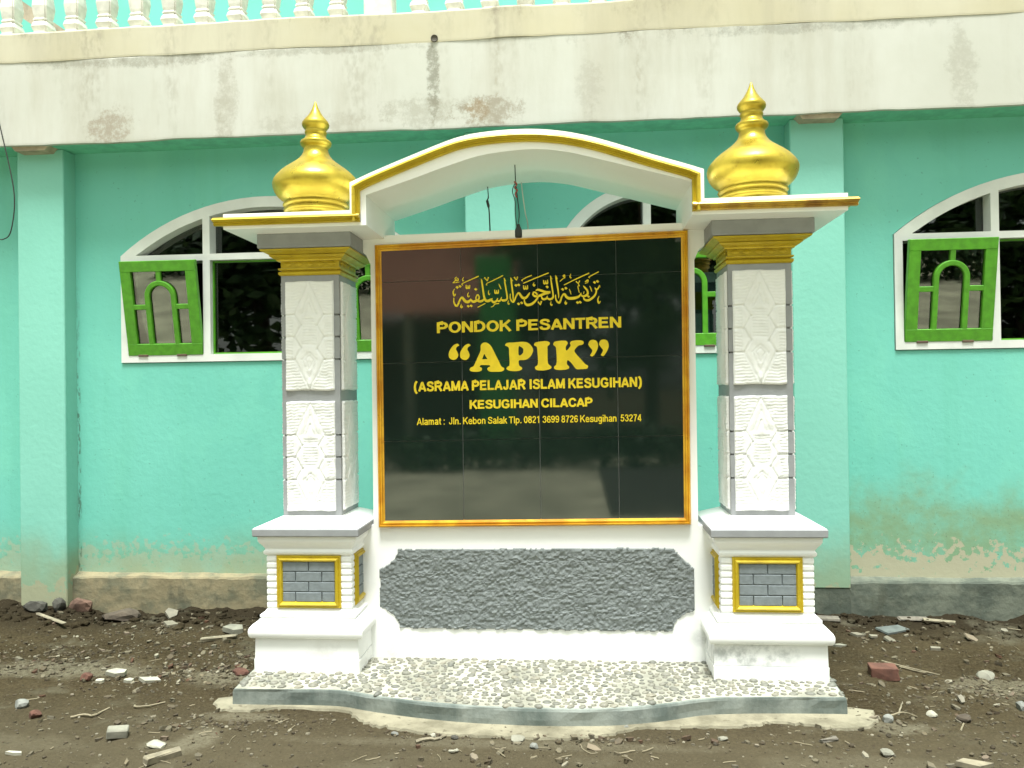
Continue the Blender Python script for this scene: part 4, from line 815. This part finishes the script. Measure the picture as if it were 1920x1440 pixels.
gl_(' ', .30)
def line(txt, L, Rr, cap, hw, track=.06, word=None):
    W_ = sum((word if (ch == ' ' and word) else G[ch][0])+track for ch in txt)-track
    ink = Ink(LY); sx = (Rr[0]-L[0])/W_; sy = cap
    base = lambda u, v: (L[0]+u*sx-.013*v*sy*-1*-1, L[1]+(Rr[1]-L[1])*(u/W_)-v*sy)
    x = 0; out = []
    for ch in txt+' ':
        adv, sts = G[ch]
        if ch == ' ' and ink.v: out.append(ink.done()); ink = Ink(LY)
        for st in sts:
            n = len(st); P = [np.array(p, float) for p in st]; Lf, Rt = [], []
            for i in range(n):
                a = P[i]-P[i-1] if i else P[1]-P[0]; c_ = P[i+1]-P[i] if i < n-1 else a
                a = a/(np.linalg.norm(a)+1e-9); c_ = c_/(np.linalg.norm(c_)+1e-9); na, nc = np.array([-a[1], a[0]]), np.array([-c_[1], c_[0]])
                m = na+nc; m = m/(np.linalg.norm(m)+1e-9); m = m/max(.5, m @ nc)
                Lf.append(P[i]+m*hw); Rt.append(P[i]-m*hw)
            b = len(ink.v); y = ink.y-.00012*(ink.k % 7); ink.k += 1
            for a, c_ in zip(Lf, Rt):
                for p in (a, c_): X_, Z_ = bd(*base(x+p[0], p[1])); ink.v.append((X_, y, Z_))
            for i in range(n-1): ink.f.append((b+2*i, b+2*i+1, b+2*i+3, b+2*i+2))
        x += (word if (ch == ' ' and word) else adv)+track
    return out
for o in line('PONDOK PESANTREN', (819, 624.8), (1165, 614.0), 20.6, .098, .05, .24): o['label'] = 'yellow line of wide capitals above the quoted word'
for o in line('(ASRAMA PELAJAR ISLAM KESUGIHAN)', (776, 734.3), (1203.5, 725.0), 18.4, .105, .07, .20): o['label'] = 'yellow bracketed line of narrow capitals'
for o in line('KESUGIHAN CILACAP', (880.5, 766.8), (1111, 761.9), 16.4, .105, .05, .22): o['label'] = 'short yellow line of capitals'
for o in line('Alamat :  Jln. Kebon Salak Tlp. 0821 3699 8726 Kesugihan  53274', (781.5, 797), (1203, 789.7), 13.2, .075, .03, .22): o['label'] = 'thin yellow address line'

# ------------------------------------------------------------------ wires
t = tube('socket_wire', catmull([(-.303, 3.98, 2.63), (-.302, 3.985, 2.57), (-.300, 3.99, 2.52), (-.293, 4.0, 2.45), (-.286, 4.0, 2.38), (-.290, 4.0, 2.33)], 5), .0028)
bs = thing('bulb_socket', (-.2905, 4.0, 2.26), 'black hanging bulb socket without a bulb under the white arch', 'bulb socket')
link('cord', t, 'black_rubber', bs)
link('socket_body', lathe('socket_body', -.2905, 4.0, [(2.255, .015), (2.257, .018), (2.290, .0185), (2.296, .016), (2.306, .012), (2.316, .008), (2.325, .005)], 20), 'black_rubber', bs)
link('tape', tube('tape', catmull([(-.308, 3.98, 2.535), (-.294, 3.975, 2.52), (-.306, 3.985, 2.505), (-.292, 3.98, 2.49), (-.303, 3.985, 2.475), (-.296, 3.985, 2.455)], 6), .0035), 'wire_red', bs)
link('cord', tube('cord', catmull([(-.304, 3.985, 2.53), (-.318, 3.99, 2.49), (-.306, 4.0, 2.44), (-.309, 4.05, 2.38), (-.312, 4.3, 2.30)], 6), .0025), 'black_rubber', bs)
tag(link('hanging_wire', tube('hanging_wire', catmull([(-.479, 4.30, 2.60), (-.476, 4.30, 2.54), (-.482, 4.30, 2.52), (-.474, 4.30, 2.48), (-.470, 4.30, 2.40), (-.466, 4.30, 2.20)], 6), [.003]*6+[.004]*6+[.008]*6+[.004]*13), 'black_rubber'), 'thick black wire hanging left of the bulb socket behind the board', 'wire')
tag(link('hanging_wire', tube('hanging_wire', catmull([(-.296, 4.33, 2.63), (-.288, 4.33, 2.55), (-.275, 4.33, 2.45), (-.262, 4.33, 2.38), (-.259, 4.33, 2.20)], 6), .0032), 'wire_white'), 'thin pale wire hanging right of the bulb socket behind the board', 'wire')
tag(link('wall_cable', tube('wall_cable', catmull([(-3.90, 4.965, 3.62), (-3.83, 4.965, 3.30), (-3.777, 4.97, 3.06), (-3.741, 4.97, 2.88), (-3.735, 4.97, 2.74), (-3.763, 4.97, 2.58), (-3.808, 4.97, 2.535), (-3.86, 4.97, 2.545), (-3.93, 4.98, 2.65), (-4.0, 4.985, 3.2)], 8), .0038), 'black_rubber'), 'thin black cable looping down from the balcony at the left edge', 'cable')

# ------------------------------------------------------------------ rubble
def rock(name, x, y, s, mat, label, cat, seed, rz=0., lift=.25, flat=.0, group=None):
    bm = bmesh.new(); bmesh.ops.create_icosphere(bm, subdivisions=2, radius=1); rr = random.Random(seed)
    pl = [(Vector((rr.gauss(0, 1), rr.gauss(0, 1), rr.gauss(0, 1))).normalized(), rr.uniform(.55, .85)) for _ in range(9)]
    for v in bm.verts:
        for n_, d in pl:
            k_ = v.co.dot(n_)
            if k_ > d: v.co -= n_*(k_-d)
        v.co += Vector((rr.uniform(-.04, .04), rr.uniform(-.04, .04), rr.uniform(-.04, .04)))
        v.co = Vector((v.co.x*s[0]/2, v.co.y*s[1]/2, v.co.z*s[2]/2))
    o = link(name, frombm(name, bm), mat); o.location = (x, y, gz(x, y)+s[2]*lift); o.rotation_euler = (rr.uniform(-.15, .15), rr.uniform(-.15, .15), rz)
    return tag(o, label, cat, group) if label else o
def shard(name, x, y, w_, d_, t_, mat, label, cat, seed, rz=0., tilt=(.1, .05)):
    rr = random.Random(seed); n = rr.choice((4, 5, 5, 6)); a0 = rr.uniform(0, 6)
    P = [(math.cos(a0+2*math.pi*(i+rr.uniform(-.25, .25))/n)*w_/2, math.sin(a0+2*math.pi*(i+rr.uniform(-.25, .25))/n)*d_/2) for i in range(n)]
    v = [(px, py, -t_/2) for px, py in P]+[(px*.97, py*.97, t_/2) for px, py in P]
    f = [tuple(range(n))[::-1], tuple(range(n, 2*n))]+[(i, (i+1) % n, n+(i+1) % n, n+i) for i in range(n)]
    o = link(name, mesh(name, v, f), mat); o.location = (x, y, gz(x, y)+t_*.5+abs(tilt[0])*d_*.3); o.rotation_euler = (tilt[0], tilt[1], rz)
    return tag(o, label, cat)
def stick(name, pts, rad, mat, label, cat, seed=1, seg=6):
    rr = random.Random(seed); P = catmull([(x, y, gz(x, y)+rad*.9+dz) for x, y, dz in pts], 5)
    P = [p+np.array([rr.uniform(-1, 1), rr.uniform(-1, 1), 0])*rad*.35 for p in P]
    o = link(name, tube(name, P, [rad*(1-.35*i/len(P)) for i in range(len(P))], seg, False), mat); return tag(o, label, cat)
def plank(name, a, b, w_, t_, mat, label, cat, dz=0.0, roll=.1):
    L_ = math.hypot(b[0]-a[0], b[1]-a[1]); bm = bmesh.new(); bbox(bm, -L_/2, L_/2, -w_/2, w_/2, -t_/2, t_/2, .003)
    rr = random.Random(int(L_*1000))
    for v in bm.verts: v.co += Vector((rr.uniform(-.006, .006), rr.uniform(-.004, .004), rr.uniform(-.002, .002)))
    o = link(name, frombm(name, bm), mat); cx, cy = (a[0]+b[0])/2, (a[1]+b[1])/2
    o.location = (cx, cy, gz(cx, cy)+t_/2+dz); o.rotation_euler = (roll, 0, math.atan2(b[1]-a[1], b[0]-a[0])); return tag(o, label, cat)
rock('stone', -3.375, 5.10, (.17, .13, .12), 'rock_brown', 'large reddish brown rock against the left pilaster foot', 'rock', 1)
rock('stone', -3.515, 5.07, (.10, .09, .12), 'rock_dark', 'small upright dark rock between the brown rock and mossy stone', 'rock', 2)
rock('stone', -3.65, 5.03, (.17, .12, .09), 'rock_dark', 'round dark mossy stone furthest left by the wall', 'rock', 3)
plank('wood_lath', (-3.70, 5.05), (-3.28, 4.78), .022, .010, 'wood_pale', 'long pale wood lath lying below the mossy stone at left', 'lath', .02)
rock('soil_clod', -3.03, 5.0, (.27, .16, .10), 'clod', 'broad clump of soil and plaster by the left wall', 'clod', 4)
shard('tile_piece', -2.70, 5.02, .085, .10, .016, 'tile_shard', 'pale tile piece leaning against the left wall base', 'tile piece', 5, .4, (.5, .2))
shard('tile_piece', -2.62, 4.86, .11, .09, .014, 'tile_shard', 'flat pale tile piece below the leaning one at left', 'tile piece', 6, .2)
plank('wood_stick', (-2.257, 4.535), (-2.07, 4.61), .026, .018, 'wood_pale', 'straight pale wood stick left of the left pedestal', 'stick')
shard('stone_slab', -2.145, 4.74, .14, .10, .030, 'plaster_grey', 'flat beige stone slab above the straight wood stick', 'stone slab', 8, .1)
shard('plaster_chip', -2.447, 3.98, .11, .055, .022, 'plaster_white', 'largest white plaster chip on the left dirt', 'plaster chip', 9, .2, (.2, .1))
shard('plaster_chip', -2.23, 3.925, .13, .045, .018, 'plaster_white', 'long thin white plaster chip nearest the left end of the podium', 'plaster chip', 10, .35, (.2, .1))
shard('plaster_chip', -2.485, 3.90, .045, .035, .014, 'plaster_white', 'small white plaster chip beside the red brick bit at left', 'plaster chip', 11)
shard('plaster_chip', -2.34, 3.92, .055, .035, .014, 'plaster_white', 'small white plaster chip between the two longer chips', 'plaster chip', 12)
rock('brick_bit', -2.56, 3.905, (.075, .06, .055), 'brick_red', 'red brick bit among the white plaster chips at left', 'brick piece', 13)
rock('brick_bit', -1.80, 4.05, (.10, .06, .05), 'brick_red', 'red brick bit against the left plinth of the sign', 'brick piece', 14)
rock('brick_bit', -2.517, 3.455, (.065, .05, .045), 'brick_red', 'orange red pebble at the lower left', 'brick piece', 15)
rock('stone', -2.657, 3.555, (.075, .06, .06), 'rock_grey', 'smooth grey stone at the lower left edge', 'rock', 16)
o = tag(link('concrete_block', boxme('concrete_block', -.042, .042, -.030, .030, -.018, .018, .004), 'plaster_grey'), 'small squared beige concrete block at the lower left', 'block'); o.location = (-2.005, 3.27, gz(-2.0, 3.27)+.018); o.rotation_euler = (.05, .1, .45)
plank('wood_offcut', (-1.752, 3.045), (-1.655, 3.145), .036, .028, 'wood_pale', 'thick pale wood offcut at the bottom left', 'wood offcut')
rock('plaster_lump', -1.79, 3.20, (.10, .06, .03), 'plaster_white', 'flat white plaster lump above the wood offcut', 'plaster lump', 17)
stick('twig', [(-2.336, 3.445, 0), (-2.29, 3.47, .006), (-2.25, 3.48, .004), (-2.22, 3.56, .0)], .006, 'straw', 'bent pale forked twig at the lower left', 'twig')
stick('twig', [(-2.12, 3.60, .0), (-2.10, 3.575, .006), (-2.05, 3.595, .006), (-1.99, 3.635, 0)], .005, 'straw', 'small curled twig left of the podium', 'twig', 3)
shard('plaster_chip', -2.36, 3.11, .075, .02, .012, 'plaster_white', 'white plaster strip at the bottom left corner', 'plaster chip', 18, .1)
rock('stone', -.809, 3.365, (.036, .028, .022), 'rock_grey', 'round beige stone in front of the podium at left', 'rock', 19)
stick('wood_stick', [(-.70, 3.29, 0), (-.66, 3.315, .002), (-.62, 3.32, 0), (-.585, 3.36, .0)], .0085, 'wood_pale', 'bent pale stick in front of the podium centre left', 'stick', 4)
rock('stone', -.20, 3.275, (.042, .036, .032), 'rock_grey', 'rounded grey stone in front of the podium centre', 'rock', 20)
shard('dry_leaf', .043, 3.275, .075, .035, .006, 'leaf_dry', 'crumpled dry leaf on the dirt right of the grey stone', 'leaf', 21, -.3, (.3, .2))
stick('straw_stalk', [(-.01, 3.31, 0), (.0, 3.27, .0), (.03, 3.235, .0), (.06, 3.24, 0)], .0025, 'straw', 'thin curved straw below the dry leaf', 'straw')
stick('peel_curl', [(-.545, 3.215, .0), (-.53, 3.205, .006), (-.515, 3.215, .004), (-.518, 3.235, 0)], .006, 'plaster_white', 'tiny white curl on the dirt in front of the podium', 'peel')
rock('stone', -.544, 3.345, (.034, .03, .026), 'rock_dark', 'small dark stone beside the bent pale stick', 'rock', 22)
rock('plaster_lump', -.64, 3.36, (.03, .026, .020), 'plaster_white', 'small white lump on the cement edge at left of the stick', 'plaster lump', 23)
rock('plaster_lump', -.277, 3.345, (.08, .05, .025), 'plaster_grey', 'grey crumbled cement lump at the podium centre foot', 'plaster lump', 24)
rock('stone', .186, 3.478, (.030, .028, .024), 'rock_grey', 'small grey stone against the curved kerb at right of centre', 'rock', 25)
rock('plaster_lump', .115, 3.455, (.03, .024, .018), 'plaster_white', 'small white lump next to the stone on the curved kerb', 'plaster lump', 26)
o = tag(link('brick', boxme('brick', -.07, .07, -.042, .042, -.032, .032, .006, 2), 'brick_red'), 'broken red brick lying on the right dirt', 'brick'); o.location = (1.535, 4.18, gz(1.53, 4.18)+.026); o.rotation_euler = (.04, -.06, -.12)
rrb = random.Random(8)
for v in o.data.vertices:
    if v.co.x > .03: v.co.x -= rrb.uniform(0, .02); v.co.y += rrb.uniform(-.008, .008); v.co.z -= rrb.uniform(0, .01)
stick('straw_stalk', [(1.59, 4.36, .004), (1.70, 4.29, .006), (1.80, 4.22, .002)], .0045, 'straw', 'upper of two pale straw stalks beside the red brick', 'straw', 6)
stick('straw_stalk', [(1.66, 4.31, .002), (1.74, 4.25, .004), (1.83, 4.235, .0)], .0038, 'straw', 'lower of two pale straw stalks beside the red brick', 'straw', 7)
rock('plaster_lump', 2.035, 4.18, (.10, .08, .065), 'plaster_grey', 'pale chunk of plaster on the right dirt', 'plaster lump', 27)
shard('tile_piece', 1.62, 4.81, .09, .05, .012, 'tile_shard', 'left of two flat tile pieces right of the sign', 'tile piece', 28, .0)
shard('tile_piece', 1.71, 4.80, .06, .045, .012, 'tile_shard', 'right of two flat tile pieces right of the sign', 'tile piece', 29, .3)
shard('tile_piece', 1.775, 4.75, .06, .09, .012, 'tile_shard', 'rounded tile piece below the dark slate', 'tile piece', 30, .5, (.25, .1))
shard('slate_piece', 1.86, 4.90, .20, .11, .010, 'slate', 'dark pointed slate piece on the right dirt', 'slate', 31, .15, (.15, 0))
shard('tile_piece', 1.96, 4.58, .085, .045, .014, 'tile_shard', 'pale tile piece alone above the straw stalks', 'tile piece', 32, .1)
plank('wood_board', (1.96, 5.08), (2.13, 5.07), .05, .012, 'wood_grey', 'grey board near the right wall, left one of two', 'board', .01)
plank('wood_board', (2.09, 5.04), (2.25, 4.985), .04, .012, 'wood_pale', 'pale board near the right wall, right one of two', 'board', .008)
plank('wood_board', (1.30, 5.04), (1.58, 5.0), .055, .018, 'wood_grey', 'dark board half hidden behind the right pedestal', 'board', .005)
shard('plaster_chip', 1.46, 4.63, .09, .03, .014, 'plaster_grey', 'thin grey chip just right of the right pedestal', 'plaster chip', 33, .1)
shard('dry_leaf', 2.24, 4.77, .085, .07, .008, 'leaf_dry', 'curled brown leaf on the far right dirt', 'leaf', 34, .3, (.4, .3))
shard('tile_piece', 2.486, 4.89, .05, .04, .012, 'tile_shard', 'small pinkish tile piece near the right edge', 'tile piece', 35, .2, (.4, .1))
rock('stone', 1.34, 3.615, (.055, .048, .045), 'rock_grey', 'dark grey angular stone off the right corner of the podium', 'rock', 36)
rock('soil_clod', 1.675, 3.63, (.075, .06, .045), 'clod', 'brown soil clod at the lower right', 'clod', 37)
rock('plaster_lump', 1.56, 3.69, (.05, .04, .035), 'plaster_white', 'small white lump above the soil clod', 'plaster lump', 38)
shard('tile_piece', 1.762, 3.855, .03, .05, .012, 'tile_shard', 'small upright pinkish chip at the right', 'tile piece', 39, .0, (.6, .1))
stick('straw_stalk', [(1.60, 3.51, 0), (1.63, 3.56, .003), (1.655, 3.60, 0)], .004, 'straw', 'short straw stalk right of the soil clod', 'straw')
rock('plaster_lump', 1.21, 3.285, (.06, .05, .04), 'plaster_grey', 'grey plaster chunk at the bottom right', 'plaster lump', 40)
plank('wood_stick', (.985, 3.385), (1.06, 3.415), .016, .014, 'wood_grey', 'short piece of split wood in front of the right podium corner', 'stick')
rock('stone', .585, 3.39, (.05, .035, .02), 'plaster_grey', 'flat beige stone in front of the right part of the podium', 'rock', 41)
shard('stone_slab', 1.50, 3.19, .16, .06, .02, 'wood_pale', 'flat beige slab at the bottom right edge', 'stone slab', 42, .1)
rock('stone', 1.99, 3.775, (.06, .06, .05), 'rock_grey', 'grey stone at the far right edge', 'rock', 43)
stick('twig', [(1.355, 3.625, .02), (1.42, 3.645, .03), (1.49, 3.675, 0)], .004, 'straw', 'pale twig lying over the dark grey stone at right', 'twig')
stick('twig', [(1.415, 3.69, 0), (1.445, 3.745, .01), (1.475, 3.795, .02)], .004, 'wood_pale', 'short upright pale twig behind the dark grey stone', 'twig')

# uncountable gravel, crumbs and straw on the dirt
def gravel():
    rr = random.Random(21); base = []
    for i in range(6):
        bm = bmesh.new(); bmesh.ops.create_icosphere(bm, subdivisions=1, radius=1); r2 = random.Random(i)
        for v in bm.verts: v.co *= r2.uniform(.7, 1.15)
        bm.verts.ensure_lookup_table(); bm.verts.index_update()
        base.append((np.array([v.co[:] for v in bm.verts]), np.array([[v.index for v in f.verts] for f in bm.faces]))); bm.free()
    V, F = [], []; off = 0
    clusters = [(-2.2, 4.0, .35, .12), (-1.9, 4.15, .25, .15), (-2.9, 4.35, .3, .1), (1.98, 4.03, .16, .08), (1.5, 3.75, .3, .15), (-2.5, 4.75, .4, .12), (-1.95, 4.4, .2, .15), (1.9, 3.3, .4, .2), (-3.2, 4.1, .3, .1), (-1.6, 3.45, .25, .05), (-.2, 3.37, .5, .02)]
    def put(x, y, s):
        nonlocal off
        if -1.68 < x < 1.2 and y > front_y(x)-.01 and y < 4.45: return
        if y > 5.16: return
        bv, bf = base[rr.randrange(6)]; a = rr.uniform(0, 6.28); c_, n_ = math.cos(a), math.sin(a)
        sx, sy, sz = s*rr.uniform(.7, 1.5), s*rr.uniform(.6, 1.1), s*rr.uniform(.35, .8)
        p = bv*np.array([sx, sy, sz]); p = np.stack([p[:, 0]*c_-p[:, 1]*n_+x, p[:, 0]*n_+p[:, 1]*c_+y, p[:, 2]+sz*.35], 1); V.append((p, x, y)); F.append(bf+off); off += len(bv)
    for _ in range(7500):
        y = 2.85+2.3*rr.random()**1.1; x = rr.uniform(-.78*y-.1, .60*y+.1); put(x, y, .0022+.0085*rr.random()**4)
    for cx, cy, sx, sy in clusters:
        for _ in range(190): put(rr.gauss(cx, sx), rr.gauss(cy, sy), .004+.011*rr.random()**3)
    xs = np.array([a[1] for a in V]); ys = np.array([a[2] for a in V]); zs = ground_h(xs, ys)
    P = np.concatenate([a[0]+np.array([0, 0, z]) for a, z in zip(V, zs)]); Fm = np.concatenate(F)
    me = bpy.data.meshes.new('gravel'); me.from_pydata(P.tolist(), [], Fm.tolist()); o = link('gravel', me, 'gravel'); tag(o, 'scattered small gravel, crumbs and chips on the dirt', 'gravel'); o['kind'] = 'stuff'
gravel()
def clods():
    rr = random.Random(91); bm = bmesh.new()
    for _ in range(420):
        left = rr.random() < .6
        x = rr.uniform(-3.9, -1.75) if left else rr.uniform(1.25, 3.1); y = 5.13-abs(rr.gauss(0, .16)) if rr.random() < .75 else rr.uniform(4.2, 5.0)
        r_ = (.008+.03*rr.random()**2.5)*(1.0 if y > 4.7 else .6); r = bmesh.ops.create_icosphere(bm, subdivisions=1, radius=r_); z = gz(x, y); sq = rr.uniform(.5, .85)
        for v in r['verts']: v.co = Vector((v.co.x*rr.uniform(.8, 1.25)+x, v.co.y*rr.uniform(.8, 1.2)+y, v.co.z*sq*rr.uniform(.8, 1.2)+z+r_*.15))
    o = link('soil_crumbs', frombm('soil_crumbs', bm), 'dirt'); tag(o, 'dark crumbled soil heaped along the wall foot', 'soil'); o['kind'] = 'stuff'
clods()
def chips():
    rr = random.Random(33); V, F = [], []
    zones = [(-2.35, 4.15, .45, .22, 190), (-1.95, 4.1, .18, .12, 110), (-2.7, 4.85, .5, .12, 120), (-3.0, 4.3, .3, .15, 50), (1.75, 4.5, .45, .3, 110), (1.95, 4.05, .2, .1, 70), (1.6, 3.5, .4, .25, 80), (-2.0, 3.4, .4, .25, 70), (.2, 3.2, .8, .12, 50), (-.1, 3.36, .4, .02, 40)]
    for cx, cy, sx, sy, n in zones:
        for _ in range(n):
            x, y = rr.gauss(cx, sx), rr.gauss(cy, sy)
            if (-1.70 < x < 1.22 and y > front_y(x)-.01 and y < 4.45) or y > 5.1: continue
            m = rr.choice((4, 5, 6)); a0 = rr.uniform(0, 6.28); r_ = .006+.017*rr.random()**2.2; asp = rr.uniform(.35, .9); t_ = r_*rr.uniform(.25, .6); ta, tb = rr.uniform(-.4, .4), rr.uniform(-.4, .4); rz = rr.uniform(0, 3.14); b = len(V); z = gz(x, y)
            for k_ in (0, 1):
                for i in range(m):
                    a = a0+6.283*(i+rr.uniform(-.2, .2))/m; px, py = r_*math.cos(a), r_*asp*math.sin(a); qx, qy = px*math.cos(rz)-py*math.sin(rz), px*math.sin(rz)+py*math.cos(rz)
                    V.append((x+qx, y+qy, z+(t_ if k_ else -t_*.5)+qx*ta+qy*tb+r_*.15))
            F.append(tuple(b+m+i for i in range(m))); F += [(b+i, b+(i+1) % m, b+m+(i+1) % m, b+m+i) for i in range(m)]
    o = link('rubble_chips', mesh('rubble_chips', V, F), 'chips'); tag(o, 'loose flat rubble chips strewn over the dirt', 'rubble'); o['kind'] = 'stuff'
chips()
def straw():
    rr = random.Random(5); V, F = [], []
    for _ in range(170):
        y = rr.uniform(2.95, 5.05); x = rr.uniform(-.75*y, .6*y)
        if -1.70 < x < 1.22 and y > front_y(x)-.02 and y < 4.45: continue
        a = rr.uniform(0, 6.28); L_ = rr.uniform(.015, .075); w_ = rr.uniform(.0008, .0022); z = gz(x, y)+.004; b = len(V); n = 5; k_ = rr.uniform(-1, 1)
        for i in range(n):
            t_ = (i/(n-1)-.5)*L_; aa = a+k_*t_*6; px, py = x+t_*math.cos(aa), y+t_*math.sin(aa); zz = z+rr.uniform(0, .003)
            V += [(px-w_*math.sin(a), py+w_*math.cos(a), zz), (px+w_*math.sin(a), py-w_*math.cos(a), zz), (px, py, zz+w_*1.6)]
        for i in range(n-1):
            for j in range(3): F.append((b+3*i+j, b+3*i+(j+1) % 3, b+3*i+3+(j+1) % 3, b+3*i+3+j))
    o = link('straw_litter', mesh('straw_litter', V, F), 'straw'); tag(o, 'fine straw and fibre litter on the dirt', 'litter'); o['kind'] = 'stuff'
straw()

# ------------------------------------------------------------------ across the yard, behind the viewer: mirrored in the tiles and panes
o = link('yard_bounce_paving', boxme('bounce_paving', -30, 30, -9.0, 1.2, -.1, .05), 'bounce_concrete'); o['kind'] = 'structure'  # paving enlarged and tinted sandy to bounce fill light onto wall and soffits
o = link('reflection_dark_bed', boxme('reflection_dark_bed', .35, 2.6, -5.6, -.6, -.05, .09, .03), 'rock_dark'); o['kind'] = 'structure'  # added dark slab, dims the yard's reflection in the board's right half
def house():
    H_ = thing('tiled_house', (-4, -12, 0), 'low cream house with orange tiled roof mirrored in the black board', 'house')
    link('wall', boxme('wall', -6.2, -1.9, -16, -12.0, 0, 3.4), 'house_dark', H_)
    v = []; f = []; n = 40
    for i in range(n+1):
        y0 = -11.0-i*.085; z0 = 3.45+i*.062
        for x in (-6.5, -1.5): v += [(x, y0, z0), (x, y0-.085, z0+.078)]
    for i in range(n+1):
        b = i*4; f.append((b, b+2, b+3, b+1))
        if i < n: f.append((b+1, b+3, b+6, b+4))
    link('roof', mesh('roof', v, f), 'roof_tile', H_)
    for x in (-6.0, -4.2): link('porch_post', boxme('porch_post', x-.11, x+.11, -11.4, -11.1, 0, 3.5, .02), 'house_cream', H_)
    link('corner_pillar', boxme('corner_pillar', -2.35, -1.5, -10.9, -10.4, 0, 4.7, .03), 'house_green', H_)
    link('window', boxme('window', -5.7, -4.6, -12.03, -11.97, 1.0, 2.3, .02), 'door_brown', H_)
    link('door', boxme('door', -3.9, -2.9, -12.04, -11.97, 0, 2.15, .02), 'door_brown', H_)
house()
def screen_hedge():  # added leaf row, hides the bright far paving in the board's reflection
    rr = random.Random(77); V, F = [], []
    for _ in range(9000):
        x, y, z = rr.uniform(-9, 9), -6.0+rr.gauss(0, .22), rr.random()**.7*(.62+.16*math.sin(rr.uniform(0, 6)))
        z *= 1+.25*math.sin(x*1.7)*math.sin(x*.6+1); p = Vector((x, y, z+.02)); a = Vector((rr.gauss(0, 1), rr.gauss(0, 1), rr.gauss(0, .7))).normalized(); b = a.cross(Vector((rr.gauss(0, 1), rr.gauss(0, 1), rr.gauss(0, 1)))).normalized(); s_ = rr.uniform(.05, .12); n = len(V)
        V += [p-a*s_, p+b*s_*.45, p+a*s_, p-b*s_*.45]; F.append((n, n+1, n+2, n+3))
    H_ = thing('screen_hedge', (0, -6, 0), 'low dark hedge added to mask the bright yard mirrored low in the black board', 'screen_hedge')
    link('foliage', mesh('foliage', V, F), 'leaf', H_)
    for i in range(19): link('stem', tube('stem', [(-9+i, -6, 0), (-8.97+i, -6.02, .3), (-9+i, -5.98, .5)], [.02, .015, .008], 6), 'bark', H_)
screen_hedge()
def tree(x, y, h, r_, seed, label, mat='leaf'):
    T = thing('tree', (x, y, 0), label, 'tree', 'trees across the yard'); rr = random.Random(seed)
    link('trunk', tube('trunk', [(x, y, -.1), (x+.08, y, h*.3), (x-.05, y+.1, h*.62)], [.20, .16, .09], 10), 'bark', T)
    for k_ in range(4):
        a = rr.uniform(0, 6.28); link('limb', tube('limb', [(x+.05, y, h*(.3+.07*k_)), (x+math.cos(a)*r_*.35, y+math.sin(a)*r_*.35, h*(.5+.07*k_)), (x+math.cos(a)*r_*.7, y+math.sin(a)*r_*.7, h*(.62+.08*k_))], [.08, .05, .02], 6), 'bark', T)
    V, F = [], []; cl = []
    for _ in range(34):
        u = Vector((rr.gauss(0, 1), rr.gauss(0, 1), rr.gauss(0, 1))).normalized()*rr.random()**.4; cl.append(Vector((x+u.x*r_, y+u.y*r_, h*.64+u.z*h*.38)))
    for c_ in cl:
        for _ in range(150):
            p = c_+Vector((rr.gauss(0, 1), rr.gauss(0, 1), rr.gauss(0, .8)))*r_*.16; a = Vector((rr.gauss(0, 1), rr.gauss(0, 1), rr.gauss(0, .5))).normalized(); b = a.cross(Vector((rr.gauss(0, 1), rr.gauss(0, 1), rr.gauss(0, 1)))).normalized(); s = rr.uniform(.16, .34); n = len(V)
            V += [p-a*s, p+b*s*.4, p+a*s, p-b*s*.4]; F.append((n, n+1, n+2, n+3))
    link('crown', mesh('crown', V, F), mat, T)
for i, (x, y, h, r_, lb) in enumerate(((1.8, -11.5, 8.5, 3.0, 'broad dark tree right of the house, mirrored in the board'), (6.8, -12.5, 9.5, 3.4, 'tall dark tree at the right, mirrored in the right window'), (12.0, -12, 7.5, 3.0, 'rounded tree furthest right across the yard'), (-1.2, -17.5, 11, 3.6, 'tall tree behind the house ridge'), (-4.5, -21, 12, 4.2, 'largest tree behind the tiled house'), (-9.0, -11.5, 8.5, 2.9, 'dark tree left of the tiled house'), (-15.5, -14, 9, 3.4, 'tree furthest left across the yard'))):
    tree(x, y, h, r_, 60+i, lb, 'leaf' if i % 2 else 'leaf_fresh')
